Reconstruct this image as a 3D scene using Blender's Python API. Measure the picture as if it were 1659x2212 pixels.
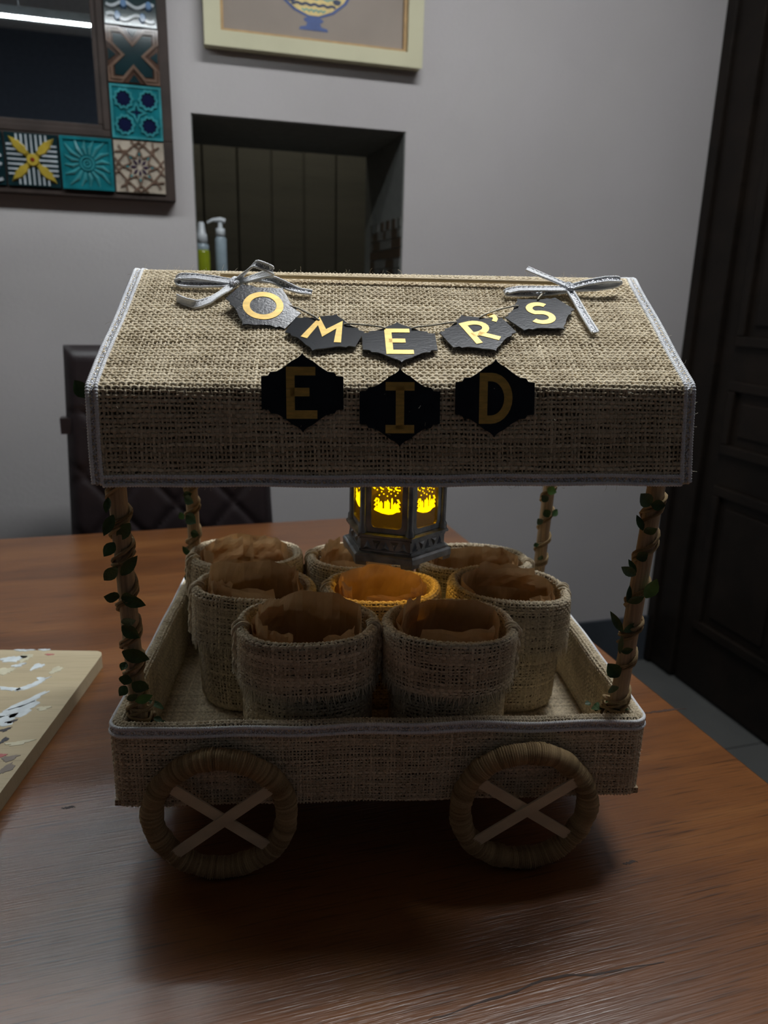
import bpy, math, random
import numpy as np
from mathutils import Vector, Matrix

sc = bpy.context.scene
for o in list(bpy.data.objects): bpy.data.objects.remove(o)

# ------------------------------------------------------------------ camera
W, H, FPX = 1659, 2212, 1608.465
PITCH, ROLL, YAW_CART, YAW_ROOM = map(math.radians, (16.2091, 1.38606, 4.30999, 16.68881))
TABLE_Z = 0.75
EYE = 0.49                                # camera height above the table top

def basis(yaw):
    f = np.array([math.sin(yaw)*math.cos(PITCH), math.cos(yaw)*math.cos(PITCH), -math.sin(PITCH)])
    r = np.array([math.cos(yaw), -math.sin(yaw), 0.0]); u = np.cross(r, f)
    c, s = math.cos(ROLL), math.sin(ROLL)
    return c*r+s*u, -s*r+c*u, f
BC, BR = basis(YAW_CART), basis(YAW_ROOM)
EYEP = np.array([0, 0, EYE])
cam = bpy.data.cameras.new('camera'); camo = bpy.data.objects.new('camera', cam)
sc.collection.objects.link(camo); sc.camera = camo
cam.sensor_fit = 'VERTICAL'; cam.sensor_height = 36.0; cam.lens = FPX*36.0/H
cam.clip_start = 0.02; cam.clip_end = 50
r_, u_, f_ = BR
camo.matrix_world = Matrix([[r_[0], u_[0], -f_[0], 0], [r_[1], u_[1], -f_[1], 0], [r_[2], u_[2], -f_[2], EYE+TABLE_Z], [0, 0, 0, 1]])
cam.dof.use_dof = True; cam.dof.focus_distance = 0.62; cam.dof.aperture_fstop = 7.4

# ------------------------------------------------------------------ world, light, exposure
wd = bpy.data.worlds.new('world'); sc.world = wd; wd.use_nodes = True
wd.node_tree.nodes['Background'].inputs[0].default_value = (0.50, 0.60, 0.85, 1)
wd.node_tree.nodes['Background'].inputs[1].default_value = 0.02
sc.view_settings.view_transform = 'Standard'; sc.view_settings.look = 'None'
sc.view_settings.gamma = 1; sc.view_settings.use_curve_mapping = False
sc.view_settings.exposure = 0.0
LAMP_EMIT = 78.0                         # diffuser of the pendant lamp (built below, it is the room's light)
CEILING_EMIT = 61.0                       # long ceiling lamp over the table (built below)
LANTERN_POWER = 0.24                      # bulb of the little lantern (built below)
try:
    sc.cycles.use_denoising = True; sc.cycles.max_bounces = 8; sc.cycles.diffuse_bounces = 4
    sc.cycles.caustics_refractive = False
    sc.cycles.sample_clamp_indirect = 10
except Exception: pass

# ------------------------------------------------------------------ maths helpers
ROT = YAW_CART - YAW_ROOM                 # cart axes seen from the room axes
CR, SR = math.cos(ROT), math.sin(ROT)
def c2w(p): return Vector((CR*p[0]-SR*p[1], SR*p[0]+CR*p[1], p[2]+TABLE_Z))
def ray(px, B=BC): return B[0]*(px[0]-W/2)/FPX - B[1]*(px[1]-H/2)/FPX + B[2]
def on_z(px, z, B=BC): d = ray(px, B); return EYEP + d*((z-EYE)/d[2])
def on_y(px, y, B=BC): d = ray(px, B); return EYEP + d*(y/d[1])
def on_pl(px, P0, N, B=BC): d = ray(px, B); return EYEP + d*(np.dot(np.asarray(P0)-EYEP, N)/np.dot(d, N))
def nrm(v): v = np.asarray(v, float); return v/(np.linalg.norm(v)+1e-12)
rng = np.random.default_rng(7)
random.seed(7)
def wob(seed, freqs=(1.0, 2.3, 4.1)):
    g = np.random.default_rng(seed); ph = g.uniform(0, 6.283, (len(freqs), 2)); am = 1/np.arange(1, len(freqs)+1)
    def f(x, y=0.0):
        r = 0
        for i, q in enumerate(freqs): r = r + am[i]*np.sin(q*x+ph[i, 0]+q*0.73*y)
        return r/am.sum()
    return f

class MB:
    """collects geometry, then links it as ONE mesh object"""
    def __init__(s): s.v = []; s.f = {}; s.n = 0; s.tone = []
    def add(s, V, F, mat=0, tone=None):
        V = np.asarray(V, float).reshape(-1, 3); F = np.asarray(F, int)
        s.v.append(V); s.f.setdefault((F.shape[1], mat), []).append(F+s.n); s.n += len(V)
        if tone is None: tone = np.full(len(V), 0.5)
        s.tone.append(np.broadcast_to(np.asarray(tone, float), (len(V),)))
        return s
    def poly(s, V, mat=0):
        return s.add(V, [list(range(len(V)))], mat)
    def grid(s, P, mat=0, close_u=False, close_v=False, tone=None):
        P = np.asarray(P, float); a, b = P.shape[:2]; I = np.arange(a*b).reshape(a, b)
        if close_u: I = np.vstack([I, I[:1]])
        if close_v: I = np.hstack([I, I[:, :1]])
        F = np.stack([I[:-1, :-1], I[1:, :-1], I[1:, 1:], I[:-1, 1:]], -1).reshape(-1, 4)
        return s.add(P.reshape(-1, 3), F, mat, tone)
    def box(s, c, d, R=None, mat=0):
        V = np.array([[x, y, z] for x in (-.5, .5) for y in (-.5, .5) for z in (-.5, .5)])*np.asarray(d, float)
        if R is not None: V = V@np.asarray(R).T
        return s.add(V+np.asarray(c, float), [[0, 1, 3, 2], [4, 6, 7, 5], [0, 4, 5, 1], [2, 3, 7, 6], [0, 2, 6, 4], [1, 5, 7, 3]], mat)
    def prism(s, poly, h0, h1, O=(0, 0, 0), ex=(1, 0, 0), ey=(0, 1, 0), n=None, mat=0, shrink=0.0):
        poly = np.asarray(poly, float); ex = np.asarray(ex, float); ey = np.asarray(ey, float)
        n = np.cross(ex, ey) if n is None else np.asarray(n, float); O = np.asarray(O, float)
        c = poly.mean(0); top = c+(poly-c)*(1-shrink); k = len(poly)
        A = O+poly[:, :1]*ex+poly[:, 1:]*ey+n*h0; B = O+top[:, :1]*ex+top[:, 1:]*ey+n*h1
        s.add(np.vstack([A, B]), [[i, (i+1) % k, k+(i+1) % k, k+i] for i in range(k)], mat)
        s.add(B, [list(range(k))], mat); s.add(A[::-1], [list(range(k))], mat)
        return s
    def tube(s, path, r, k=6, mat=0, closed=False, caps=True, tone=None):
        path = np.asarray(path, float); n = len(path); r = np.broadcast_to(np.asarray(r, float), (n,))
        if closed: T = np.roll(path, -1, 0)-np.roll(path, 1, 0)
        else: T = np.gradient(path, axis=0)
        T /= np.linalg.norm(T, axis=1, keepdims=True)+1e-12
        N = np.zeros_like(T); a = np.cross(T[0], [0, 0, 1.0])
        if np.linalg.norm(a) < 1e-3: a = np.cross(T[0], [0, 1.0, 0])
        N[0] = nrm(a)
        for i in range(1, n): N[i] = nrm(N[i-1]-T[i]*np.dot(N[i-1], T[i]))
        B = np.cross(T, N); th = np.linspace(0, 2*np.pi, k, endpoint=False)
        P = path[:, None]+r[:, None, None]*(np.cos(th)[None, :, None]*N[:, None]+np.sin(th)[None, :, None]*B[:, None])
        s.grid(P, mat, close_u=closed, close_v=True, tone=None if tone is None else np.repeat(tone, k))
        if caps and not closed and r[0] > 1e-5:
            s.add(P[0][::-1], [list(range(k))], mat); s.add(P[-1], [list(range(k))], mat)
        return s
    def lathe(s, prof, c=(0, 0, 0), k=24, mat=0, ang0=0.0):
        th = np.linspace(0, 2*np.pi, k, endpoint=False)+ang0; prof = np.asarray(prof, float)
        P = np.stack([prof[:, :1]*np.cos(th), prof[:, :1]*np.sin(th), np.repeat(prof[:, 1:], k, 1)], -1)+np.asarray(c, float)
        return s.grid(P, mat, close_v=True)
    def mesh(s, name, mats, smooth=False, off=(0, 0, 0)):
        me = bpy.data.meshes.new(name)
        V = np.vstack(s.v)-np.asarray(off, float); me.vertices.add(len(V)); me.vertices.foreach_set('co', V.ravel())
        loops = []; starts = []; mi = []; p = 0
        for (k, m), L in s.f.items():
            F = np.vstack(L); loops.append(F.ravel()); starts.append(p+np.arange(len(F))*k); mi.append(np.full(len(F), m)); p += F.size
        loops = np.concatenate(loops); starts = np.concatenate(starts); mi = np.concatenate(mi)
        me.loops.add(len(loops)); me.loops.foreach_set('vertex_index', loops.astype(np.int32))
        me.polygons.add(len(starts)); me.polygons.foreach_set('loop_start', starts.astype(np.int32))
        me.polygons.foreach_set('material_index', mi.astype(np.int32))
        me.polygons.foreach_set('use_smooth', np.full(len(starts), smooth))
        at = me.attributes.new('tone', 'FLOAT', 'POINT'); at.data.foreach_set('value', np.concatenate(s.tone).astype(np.float32))
        me.update(calc_edges=True); me.validate()
        for m in (mats if isinstance(mats, (list, tuple)) else [mats]): me.materials.append(m)
        return me
    def build(s, name, mats, parent=None, smooth=False, off=(0, 0, 0), bevel=0.0, **kw):
        return link(name, s.mesh(name, mats, smooth, off), parent, bevel, **kw)

def tag(o, label=None, cat=None, group=None, kind=None):
    if label: o['label'] = label
    if cat: o['category'] = cat
    if group: o['group'] = group
    if kind: o['kind'] = kind
    return o
def link(name, me, parent=None, bevel=0.0, loc=None, label=None, cat=None, group=None, kind=None):
    o = bpy.data.objects.new(name, me); sc.collection.objects.link(o)
    if parent: o.parent = parent
    if loc is not None: o.location = loc
    if bevel:
        b = o.modifiers.new('bevel', 'BEVEL'); b.width = bevel; b.segments = 2; b.limit_method = 'ANGLE'
    return tag(o, label, cat, group, kind)
def empty(name, loc, rz=0.0, **kw):
    o = bpy.data.objects.new(name, None); sc.collection.objects.link(o); o.location = loc; o.rotation_euler = (0, 0, rz)
    o.empty_display_size = 0.02
    return tag(o, **kw)
def copy_tree(o, parent=None):
    c = o.copy(); sc.collection.objects.link(c); c.parent = parent
    for ch in list(o.children): copy_tree(ch, c)
    return c

# ------------------------------------------------------------------ materials
def new_mat(name):
    m = bpy.data.materials.new(name); m.use_nodes = True; nt = m.node_tree
    return m, nt, nt.nodes['Principled BSDF']
def lnk(nt, a, b): nt.links.new(a, b)
def node(nt, t, **kw):
    n = nt.nodes.new(t)
    for k, v in kw.items():
        if k in n.inputs: n.inputs[k].default_value = v
        else: setattr(n, k, v)
    return n
def ramp(nt, fac, stops):
    n = nt.nodes.new('ShaderNodeValToRGB'); e = n.color_ramp.elements
    while len(e) < len(stops): e.new(0.5)
    for i, (p, c) in enumerate(stops): e[i].position = p; e[i].color = (*c, 1) if len(c) == 3 else c
    lnk(nt, fac, n.inputs[0]); return n
def coords(nt, scale=(1, 1, 1), rot=(0, 0, 0)):
    tc = nt.nodes.new('ShaderNodeTexCoord'); mp = nt.nodes.new('ShaderNodeMapping')
    mp.inputs['Scale'].default_value = scale; mp.inputs['Rotation'].default_value = rot
    lnk(nt, tc.outputs['Object'], mp.inputs[0]); return mp.outputs[0]
def simple(name, col, rough=0.5, metal=0.0, var=0.12, nscale=40, bump=0.0, bscale=300, spec=0.5, stretch=(1, 1, 1)):
    m, nt, b = new_mat(name)
    co = coords(nt, stretch); nz = node(nt, 'ShaderNodeTexNoise', Scale=nscale, Detail=4.0); lnk(nt, co, nz.inputs['Vector'])
    col = np.array(col)
    rp = ramp(nt, nz.outputs['Fac'], [(0.3, tuple(np.clip(col*(1-var), 0, 1))), (0.7, tuple(np.clip(col*(1+var), 0, 1)))])
    lnk(nt, rp.outputs[0], b.inputs['Base Color'])
    b.inputs['Roughness'].default_value = rough; b.inputs['Metallic'].default_value = metal
    b.inputs['Specular IOR Level'].default_value = spec
    if bump:
        n2 = node(nt, 'ShaderNodeTexNoise', Scale=bscale, Detail=3.0); lnk(nt, co, n2.inputs['Vector'])
        bp = node(nt, 'ShaderNodeBump', Strength=bump, Distance=0.002); lnk(nt, n2.outputs['Fac'], bp.inputs['Height']); lnk(nt, bp.outputs[0], b.inputs['Normal'])
    return m
M = {}
def jute(name, dark, light, bump=0.6):
    m, nt, b = new_mat(name)
    co = coords(nt); at = nt.nodes.new('ShaderNodeAttribute'); at.attribute_name = 'tone'
    nz = node(nt, 'ShaderNodeTexNoise', Scale=900.0, Detail=2.0); lnk(nt, co, nz.inputs['Vector'])
    n3 = node(nt, 'ShaderNodeTexNoise', Scale=35.0, Detail=2.0); lnk(nt, co, n3.inputs['Vector'])
    ma = node(nt, 'ShaderNodeMath', operation='MULTIPLY'); ma.inputs[1].default_value = 0.35; lnk(nt, nz.outputs['Fac'], ma.inputs[0])
    mb = node(nt, 'ShaderNodeMath', operation='MULTIPLY_ADD'); mb.inputs[1].default_value = 0.45; lnk(nt, at.outputs['Fac'], mb.inputs[0]); lnk(nt, ma.outputs[0], mb.inputs[2])
    mc = node(nt, 'ShaderNodeMath', operation='MULTIPLY_ADD'); mc.inputs[1].default_value = 0.3; lnk(nt, n3.outputs['Fac'], mc.inputs[0]); lnk(nt, mb.outputs[0], mc.inputs[2])
    rp = ramp(nt, mc.outputs[0], [(0.3, dark), (0.8, light)]); lnk(nt, rp.outputs[0], b.inputs['Base Color'])
    b.inputs['Roughness'].default_value = 0.85; b.inputs['Specular IOR Level'].default_value = 0.25
    b.inputs['Sheen Weight'].default_value = 0.12; b.inputs['Sheen Tint'].default_value = (0.8, 0.7, 0.55, 1)
    bp = node(nt, 'ShaderNodeBump', Strength=bump, Distance=0.0006); lnk(nt, nz.outputs['Fac'], bp.inputs['Height']); lnk(nt, bp.outputs[0], b.inputs['Normal'])
    return m
M['jute'] = jute('jute_threads', (0.46, 0.375, 0.25), (0.90, 0.785, 0.575))
M['twine'] = jute('brown_twine', (0.20, 0.13, 0.06), (0.54, 0.39, 0.205))
M['jute_back'] = simple('burlap_backing', (0.125, 0.095, 0.055), 0.95, bump=0.5, bscale=900, spec=0.1)
def sheet_mat():
    m, nt, b = new_mat('burlap_sheet')
    co = coords(nt); ws = []
    for d in ('X', 'Z'):
        w = node(nt, 'ShaderNodeTexWave', Scale=100.0, Distortion=1.5, bands_direction=d); w.inputs['Detail Scale'].default_value = 2; lnk(nt, co, w.inputs['Vector']); ws.append(w)
    mx = node(nt, 'ShaderNodeMath', operation='MAXIMUM'); lnk(nt, ws[0].outputs['Fac'], mx.inputs[0]); lnk(nt, ws[1].outputs['Fac'], mx.inputs[1])
    rp = ramp(nt, mx.outputs[0], [(0.25, (0.20, 0.14, 0.08)), (0.8, (0.50, 0.40, 0.27))]); lnk(nt, rp.outputs[0], b.inputs['Base Color'])
    bp = node(nt, 'ShaderNodeBump', Strength=0.7, Distance=0.001); lnk(nt, mx.outputs[0], bp.inputs['Height']); lnk(nt, bp.outputs[0], b.inputs['Normal'])
    b.inputs['Roughness'].default_value = 0.95; b.inputs['Specular IOR Level'].default_value = 0.1
    return m
M['sheet'] = sheet_mat()
M['white_cord'] = simple('white_cord', (0.88, 0.90, 0.95), 0.55, bump=0.4, bscale=1200)
def silver():
    m, nt, b = new_mat('silver_braid')
    co = coords(nt); v = node(nt, 'ShaderNodeTexVoronoi', Scale=900.0); lnk(nt, co, v.inputs['Vector'])
    rp = ramp(nt, v.outputs['Color'], [(0.2, (0.36, 0.37, 0.40)), (0.75, (0.92, 0.94, 0.98))]); lnk(nt, rp.outputs[0], b.inputs['Base Color'])
    b.inputs['Metallic'].default_value = 0.4; b.inputs['Roughness'].default_value = 0.35
    bp = node(nt, 'ShaderNodeBump', Strength=1.0, Distance=0.0012); lnk(nt, v.outputs['Distance'], bp.inputs['Height']); lnk(nt, bp.outputs[0], b.inputs['Normal'])
    return m
M['silver'] = silver()
M['card'] = simple('glossy_black_card', (0.012, 0.014, 0.018), 0.22, var=0.3, bump=0.06, bscale=500, spec=0.32)
M['gold'] = simple('gold_paint', (0.72, 0.47, 0.11), 0.42, metal=0.25, var=0.18, nscale=120, stretch=(1, 1, 4))
M['string'] = simple('cream_string', (0.62, 0.57, 0.45), 0.8, bump=0.4, bscale=900)
M['skewer'] = simple('bamboo_skewer', (0.56, 0.42, 0.22), 0.5, var=0.2, nscale=30, stretch=(0.1, 6, 6))
M['dowel'] = simple('pale_dowel', (0.48, 0.345, 0.20), 0.6, var=0.28, nscale=90, stretch=(5, 5, 0.25), bump=0.4, bscale=200)
M['stick'] = simple('popsicle_stick', (0.70, 0.60, 0.41), 0.6, var=0.12, nscale=60, stretch=(0.4, 3, 1), bump=0.1)
M['leaf'] = simple('green_leaf', (0.035, 0.085, 0.018), 0.5, var=0.35, nscale=90, bump=0.3, bscale=500)
M['leaf2'] = simple('bright_green_leaf', (0.10, 0.24, 0.05), 0.5, var=0.3, nscale=90)
M['pewter'] = simple('antique_pewter', (0.40, 0.42, 0.42), 0.34, metal=0.75, var=0.4, nscale=70, bump=0.3, bscale=260)
def paper():
    m, nt, b = new_mat('kraft_tissue')
    co = coords(nt); nz = node(nt, 'ShaderNodeTexNoise', Scale=60.0, Detail=4.0); lnk(nt, co, nz.inputs['Vector'])
    rp = ramp(nt, nz.outputs['Fac'], [(0.3, (0.60, 0.37, 0.17)), (0.7, (0.74, 0.50, 0.27))]); lnk(nt, rp.outputs[0], b.inputs['Base Color'])
    b.inputs['Roughness'].default_value = 0.5; b.inputs['Specular IOR Level'].default_value = 0.3
    tr = nt.nodes.new('ShaderNodeBsdfTranslucent'); lnk(nt, rp.outputs[0], tr.inputs[0])
    mx = nt.nodes.new('ShaderNodeMixShader'); mx.inputs[0].default_value = 0.35
    out = nt.nodes['Material Output']; lnk(nt, b.outputs[0], mx.inputs[1]); lnk(nt, tr.outputs[0], mx.inputs[2]); lnk(nt, mx.outputs[0], out.inputs[0])
    v = node(nt, 'ShaderNodeTexVoronoi', Scale=55.0); v.feature = 'DISTANCE_TO_EDGE'; lnk(nt, co, v.inputs['Vector'])
    bp = node(nt, 'ShaderNodeBump', Strength=0.35, Distance=0.002); lnk(nt, v.outputs[0], bp.inputs['Height']); lnk(nt, bp.outputs[0], b.inputs['Normal'])
    return m
M['paper'] = paper()
def wall_mat():
    m, nt, b = new_mat('lilac_grey_plaster')
    co = coords(nt); nz = node(nt, 'ShaderNodeTexNoise', Scale=2.5, Detail=4.0); lnk(nt, co, nz.inputs['Vector'])
    rp = ramp(nt, nz.outputs['Fac'], [(0.3, (0.365, 0.347, 0.343)), (0.7, (0.40, 0.381, 0.377))]); lnk(nt, rp.outputs[0], b.inputs['Base Color'])
    b.inputs['Roughness'].default_value = 0.75; b.inputs['Specular IOR Level'].default_value = 0.3
    n2 = node(nt, 'ShaderNodeTexNoise', Scale=90.0, Detail=4.0); lnk(nt, co, n2.inputs['Vector'])
    bp = node(nt, 'ShaderNodeBump', Strength=0.08, Distance=0.01); lnk(nt, n2.outputs['Fac'], bp.inputs['Height']); lnk(nt, bp.outputs[0], b.inputs['Normal'])
    return m
M['wall'] = wall_mat()
def wood(name, cols, sx=1.0, rough=0.38, spec=0.5, bump=0.3, pores=0.6, coat=0.0):
    m, nt, b = new_mat(name)
    co = coords(nt, (1.0*sx, 9.0*sx, 9.0*sx))
    n0 = node(nt, 'ShaderNodeTexNoise', Scale=1.6, Detail=3.0); lnk(nt, co, n0.inputs['Vector'])
    vm = node(nt, 'ShaderNodeVectorMath', operation='MULTIPLY_ADD'); vm.inputs[1].default_value = (0.15, 0.9, 0.3); lnk(nt, n0.outputs['Color'], vm.inputs[0]); lnk(nt, co, vm.inputs[2])
    n1 = node(nt, 'ShaderNodeTexNoise', Scale=1.5, Detail=7.0, Roughness=0.62); lnk(nt, vm.outputs[0], n1.inputs['Vector'])
    rp = ramp(nt, n1.outputs['Fac'], [(0.25, cols[0]), (0.5, cols[1]), (0.75, cols[2])])
    cp = coords(nt, (9.0*sx, 260.0*sx, 50.0)); n2 = node(nt, 'ShaderNodeTexNoise', Scale=1.6, Detail=3.0, Roughness=0.6); lnk(nt, cp, n2.inputs['Vector'])
    r2 = ramp(nt, n2.outputs['Fac'], [(0.30, (0.30, 0.30, 0.30)), (0.46, (1, 1, 1))])
    mx = node(nt, 'ShaderNodeMix', data_type='RGBA', blend_type='MULTIPLY'); mx.inputs['Factor'].default_value = pores
    lnk(nt, rp.outputs[0], mx.inputs['A']); lnk(nt, r2.outputs[0], mx.inputs['B']); lnk(nt, mx.outputs['Result'], b.inputs['Base Color'])
    b.inputs['Roughness'].default_value = rough; b.inputs['Specular IOR Level'].default_value = spec; b.inputs['Coat Weight'].default_value = coat; b.inputs['Coat Roughness'].default_value = 0.25
    bp = node(nt, 'ShaderNodeBump', Strength=bump, Distance=0.0015); lnk(nt, n2.outputs['Fac'], bp.inputs['Height']); lnk(nt, bp.outputs[0], b.inputs['Normal'])
    return m
M['table'] = wood('table_wood', [(0.080, 0.027, 0.007), (0.165, 0.058, 0.014), (0.25, 0.100, 0.026)], rough=0.28, spec=0.7, bump=0.30, pores=0.9, coat=0.5)
M['crack'] = simple('dark_grain_line', (0.035, 0.014, 0.006), 0.6)
M['board'] = wood('board_wood', [(0.38, 0.31, 0.18), (0.46, 0.38, 0.24), (0.52, 0.44, 0.29)], rough=0.6, bump=0.15, pores=0.25)
M['dark_wood'] = wood('dark_door_wood', [(0.006, 0.0045, 0.0035), (0.011, 0.008, 0.006), (0.016, 0.011, 0.008)], sx=0.6, rough=0.4, spec=0.18)
M['floor'] = simple('grey_floor_tile', (0.085, 0.087, 0.083), 0.4, var=0.1, nscale=6)
M['grout'] = simple('floor_grout', (0.10, 0.10, 0.10), 0.9)
M['slate'] = simple('slate_skirting', (0.045, 0.052, 0.062), 0.35, var=0.2, nscale=9)
M['ceil'] = simple('ceiling_paint', (0.70, 0.69, 0.68), 0.9)
M['navy'] = simple('unlit_room_blue', (0.07, 0.085, 0.115), 0.9)  # darkness of the unlit space behind the camera, put into the wall colour
M['greywall'] = simple('dim_wall_paint', (0.30, 0.285, 0.29), 0.9)
M['frame_dark'] = simple('dark_brown_frame', (0.030, 0.020, 0.016), 0.6, var=0.25, nscale=20, bump=0.2, bscale=80, spec=0.25)
m, nt, b = new_mat('mirror_glass'); b.inputs['Metallic'].default_value = 1; b.inputs['Roughness'].default_value = 0.015; b.inputs['Base Color'].default_value = (0.78, 0.85, 0.88, 1); M['mirror'] = m
M['cream'] = simple('cream_frame', (0.47, 0.45, 0.30), 0.6, var=0.06, nscale=8, bump=0.1, bscale=60)
M['ochre'] = simple('ochre_edge', (0.38, 0.24, 0.10), 0.6)
M['canvas'] = simple('taupe_canvas', (0.26, 0.22, 0.185), 0.8, var=0.12, nscale=5)
M['vase_blue'] = simple('cobalt_paint', (0.045, 0.08, 0.22), 0.6)
M['vase_navy'] = simple('navy_paint', (0.02, 0.035, 0.08), 0.6)
M['vase_gold'] = simple('vase_yellow_paint', (0.62, 0.48, 0.19), 0.6)
M['vase_teal'] = simple('vase_teal_paint', (0.10, 0.30, 0.27), 0.6)
def glaze(n, c, r=0.12): return simple(n, tuple(0.6*q for q in c), r, var=0.25, nscale=30, spec=0.7)
M['t_teal'] = glaze('teal_glaze', (0.012, 0.19, 0.225)); M['t_tealL'] = glaze('light_teal_glaze', (0.05, 0.30, 0.33))
M['t_navy'] = glaze('navy_glaze', (0.008, 0.012, 0.05)); M['t_brown'] = glaze('brown_glaze', (0.085, 0.045, 0.03)); M['t_brownL'] = glaze('tan_line_glaze', (0.19, 0.12, 0.085))
M['t_dark'] = glaze('black_teal_glaze', (0.008, 0.03, 0.035)); M['t_cream'] = glaze('cream_glaze', (0.52, 0.45, 0.36)); M['t_purple'] = glaze('purple_glaze', (0.05, 0.03, 0.06))
M['t_yellow'] = glaze('mustard_glaze', (0.50, 0.37, 0.05)); M['t_red'] = glaze('red_brown_glaze', (0.22, 0.03, 0.015)); M['t_white'] = glaze('white_glaze', (0.50, 0.55, 0.58)); M['t_blue'] = glaze('blue_glaze', (0.13, 0.24, 0.42))
M['leather'] = simple('dark_brown_leather', (0.017, 0.011, 0.012), 0.42, var=0.2, nscale=30, bump=0.25, bscale=220)
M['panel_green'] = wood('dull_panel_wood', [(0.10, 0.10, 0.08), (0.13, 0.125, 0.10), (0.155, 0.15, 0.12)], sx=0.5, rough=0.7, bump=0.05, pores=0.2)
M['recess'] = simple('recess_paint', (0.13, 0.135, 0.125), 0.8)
M['mosaicA'] = glaze('grey_mosaic', (0.16, 0.16, 0.15)); M['mosaicB'] = glaze('brown_mosaic', (0.07, 0.045, 0.03))
M['liquid'] = simple('yellow_green_liquid', (0.18, 0.22, 0.01), 0.15); M['plastic'] = simple('white_plastic', (0.42, 0.45, 0.47), 0.35)
M['clear'] = simple('cloudy_plastic', (0.20, 0.25, 0.28), 0.15)
M['paint_white'] = simple('dried_white_paint', (0.62, 0.68, 0.70), 0.5, var=0.2, nscale=60); M['paint_black'] = simple('dried_black_paint', (0.05, 0.05, 0.06), 0.5)
M['paint_red'] = simple('dried_red_paint', (0.45, 0.13, 0.13), 0.5); M['paint_grey'] = simple('dried_brown_paint', (0.22, 0.18, 0.15), 0.5); M['paint_cream'] = simple('dried_cream_paint', (0.55, 0.52, 0.38), 0.5, var=0.2)
M['alu'] = simple('aluminium', (0.5, 0.5, 0.5), 0.4, metal=0.8)
def emit(name, col, s):
    m, nt, b = new_mat(name); b.inputs['Base Color'].default_value = (*col, 1)
    b.inputs['Emission Color'].default_value = (*col, 1); b.inputs['Emission Strength'].default_value = s; return m
M['diffuser'] = emit('lamp_diffuser', (0.90, 0.97, 1.0), LAMP_EMIT)
M['ceiling_face'] = emit('ceiling_lamp_face', (0.95, 0.975, 1.0), CEILING_EMIT)
M['fill_diffuser'] = emit('dim_fill_diffuser', (1.0, 0.95, 0.8), 55.0)  # glow of the added fill behind the wall opening
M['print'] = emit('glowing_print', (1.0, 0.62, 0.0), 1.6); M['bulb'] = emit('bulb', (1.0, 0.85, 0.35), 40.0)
def amber():
    m, nt, b = new_mat('amber_pane'); out = nt.nodes['Material Output']
    tr = nt.nodes.new('ShaderNodeBsdfTransparent'); tr.inputs[0].default_value = (0.50, 0.45, 0.16, 1)
    tl = nt.nodes.new('ShaderNodeBsdfTranslucent'); tl.inputs[0].default_value = (0.10, 0.09, 0.02, 1)
    gl = nt.nodes.new('ShaderNodeBsdfGlossy'); gl.inputs[0].default_value = (1, 1, 1, 1); gl.inputs['Roughness'].default_value = 0.12
    a = nt.nodes.new('ShaderNodeMixShader'); a.inputs[0].default_value = 0.35; lnk(nt, tr.outputs[0], a.inputs[1]); lnk(nt, tl.outputs[0], a.inputs[2])
    c = nt.nodes.new('ShaderNodeMixShader'); c.inputs[0].default_value = 0.10; lnk(nt, a.outputs[0], c.inputs[1]); lnk(nt, gl.outputs[0], c.inputs[2])
    lnk(nt, c.outputs[0], out.inputs[0]); return m
M['amber'] = amber()

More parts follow.
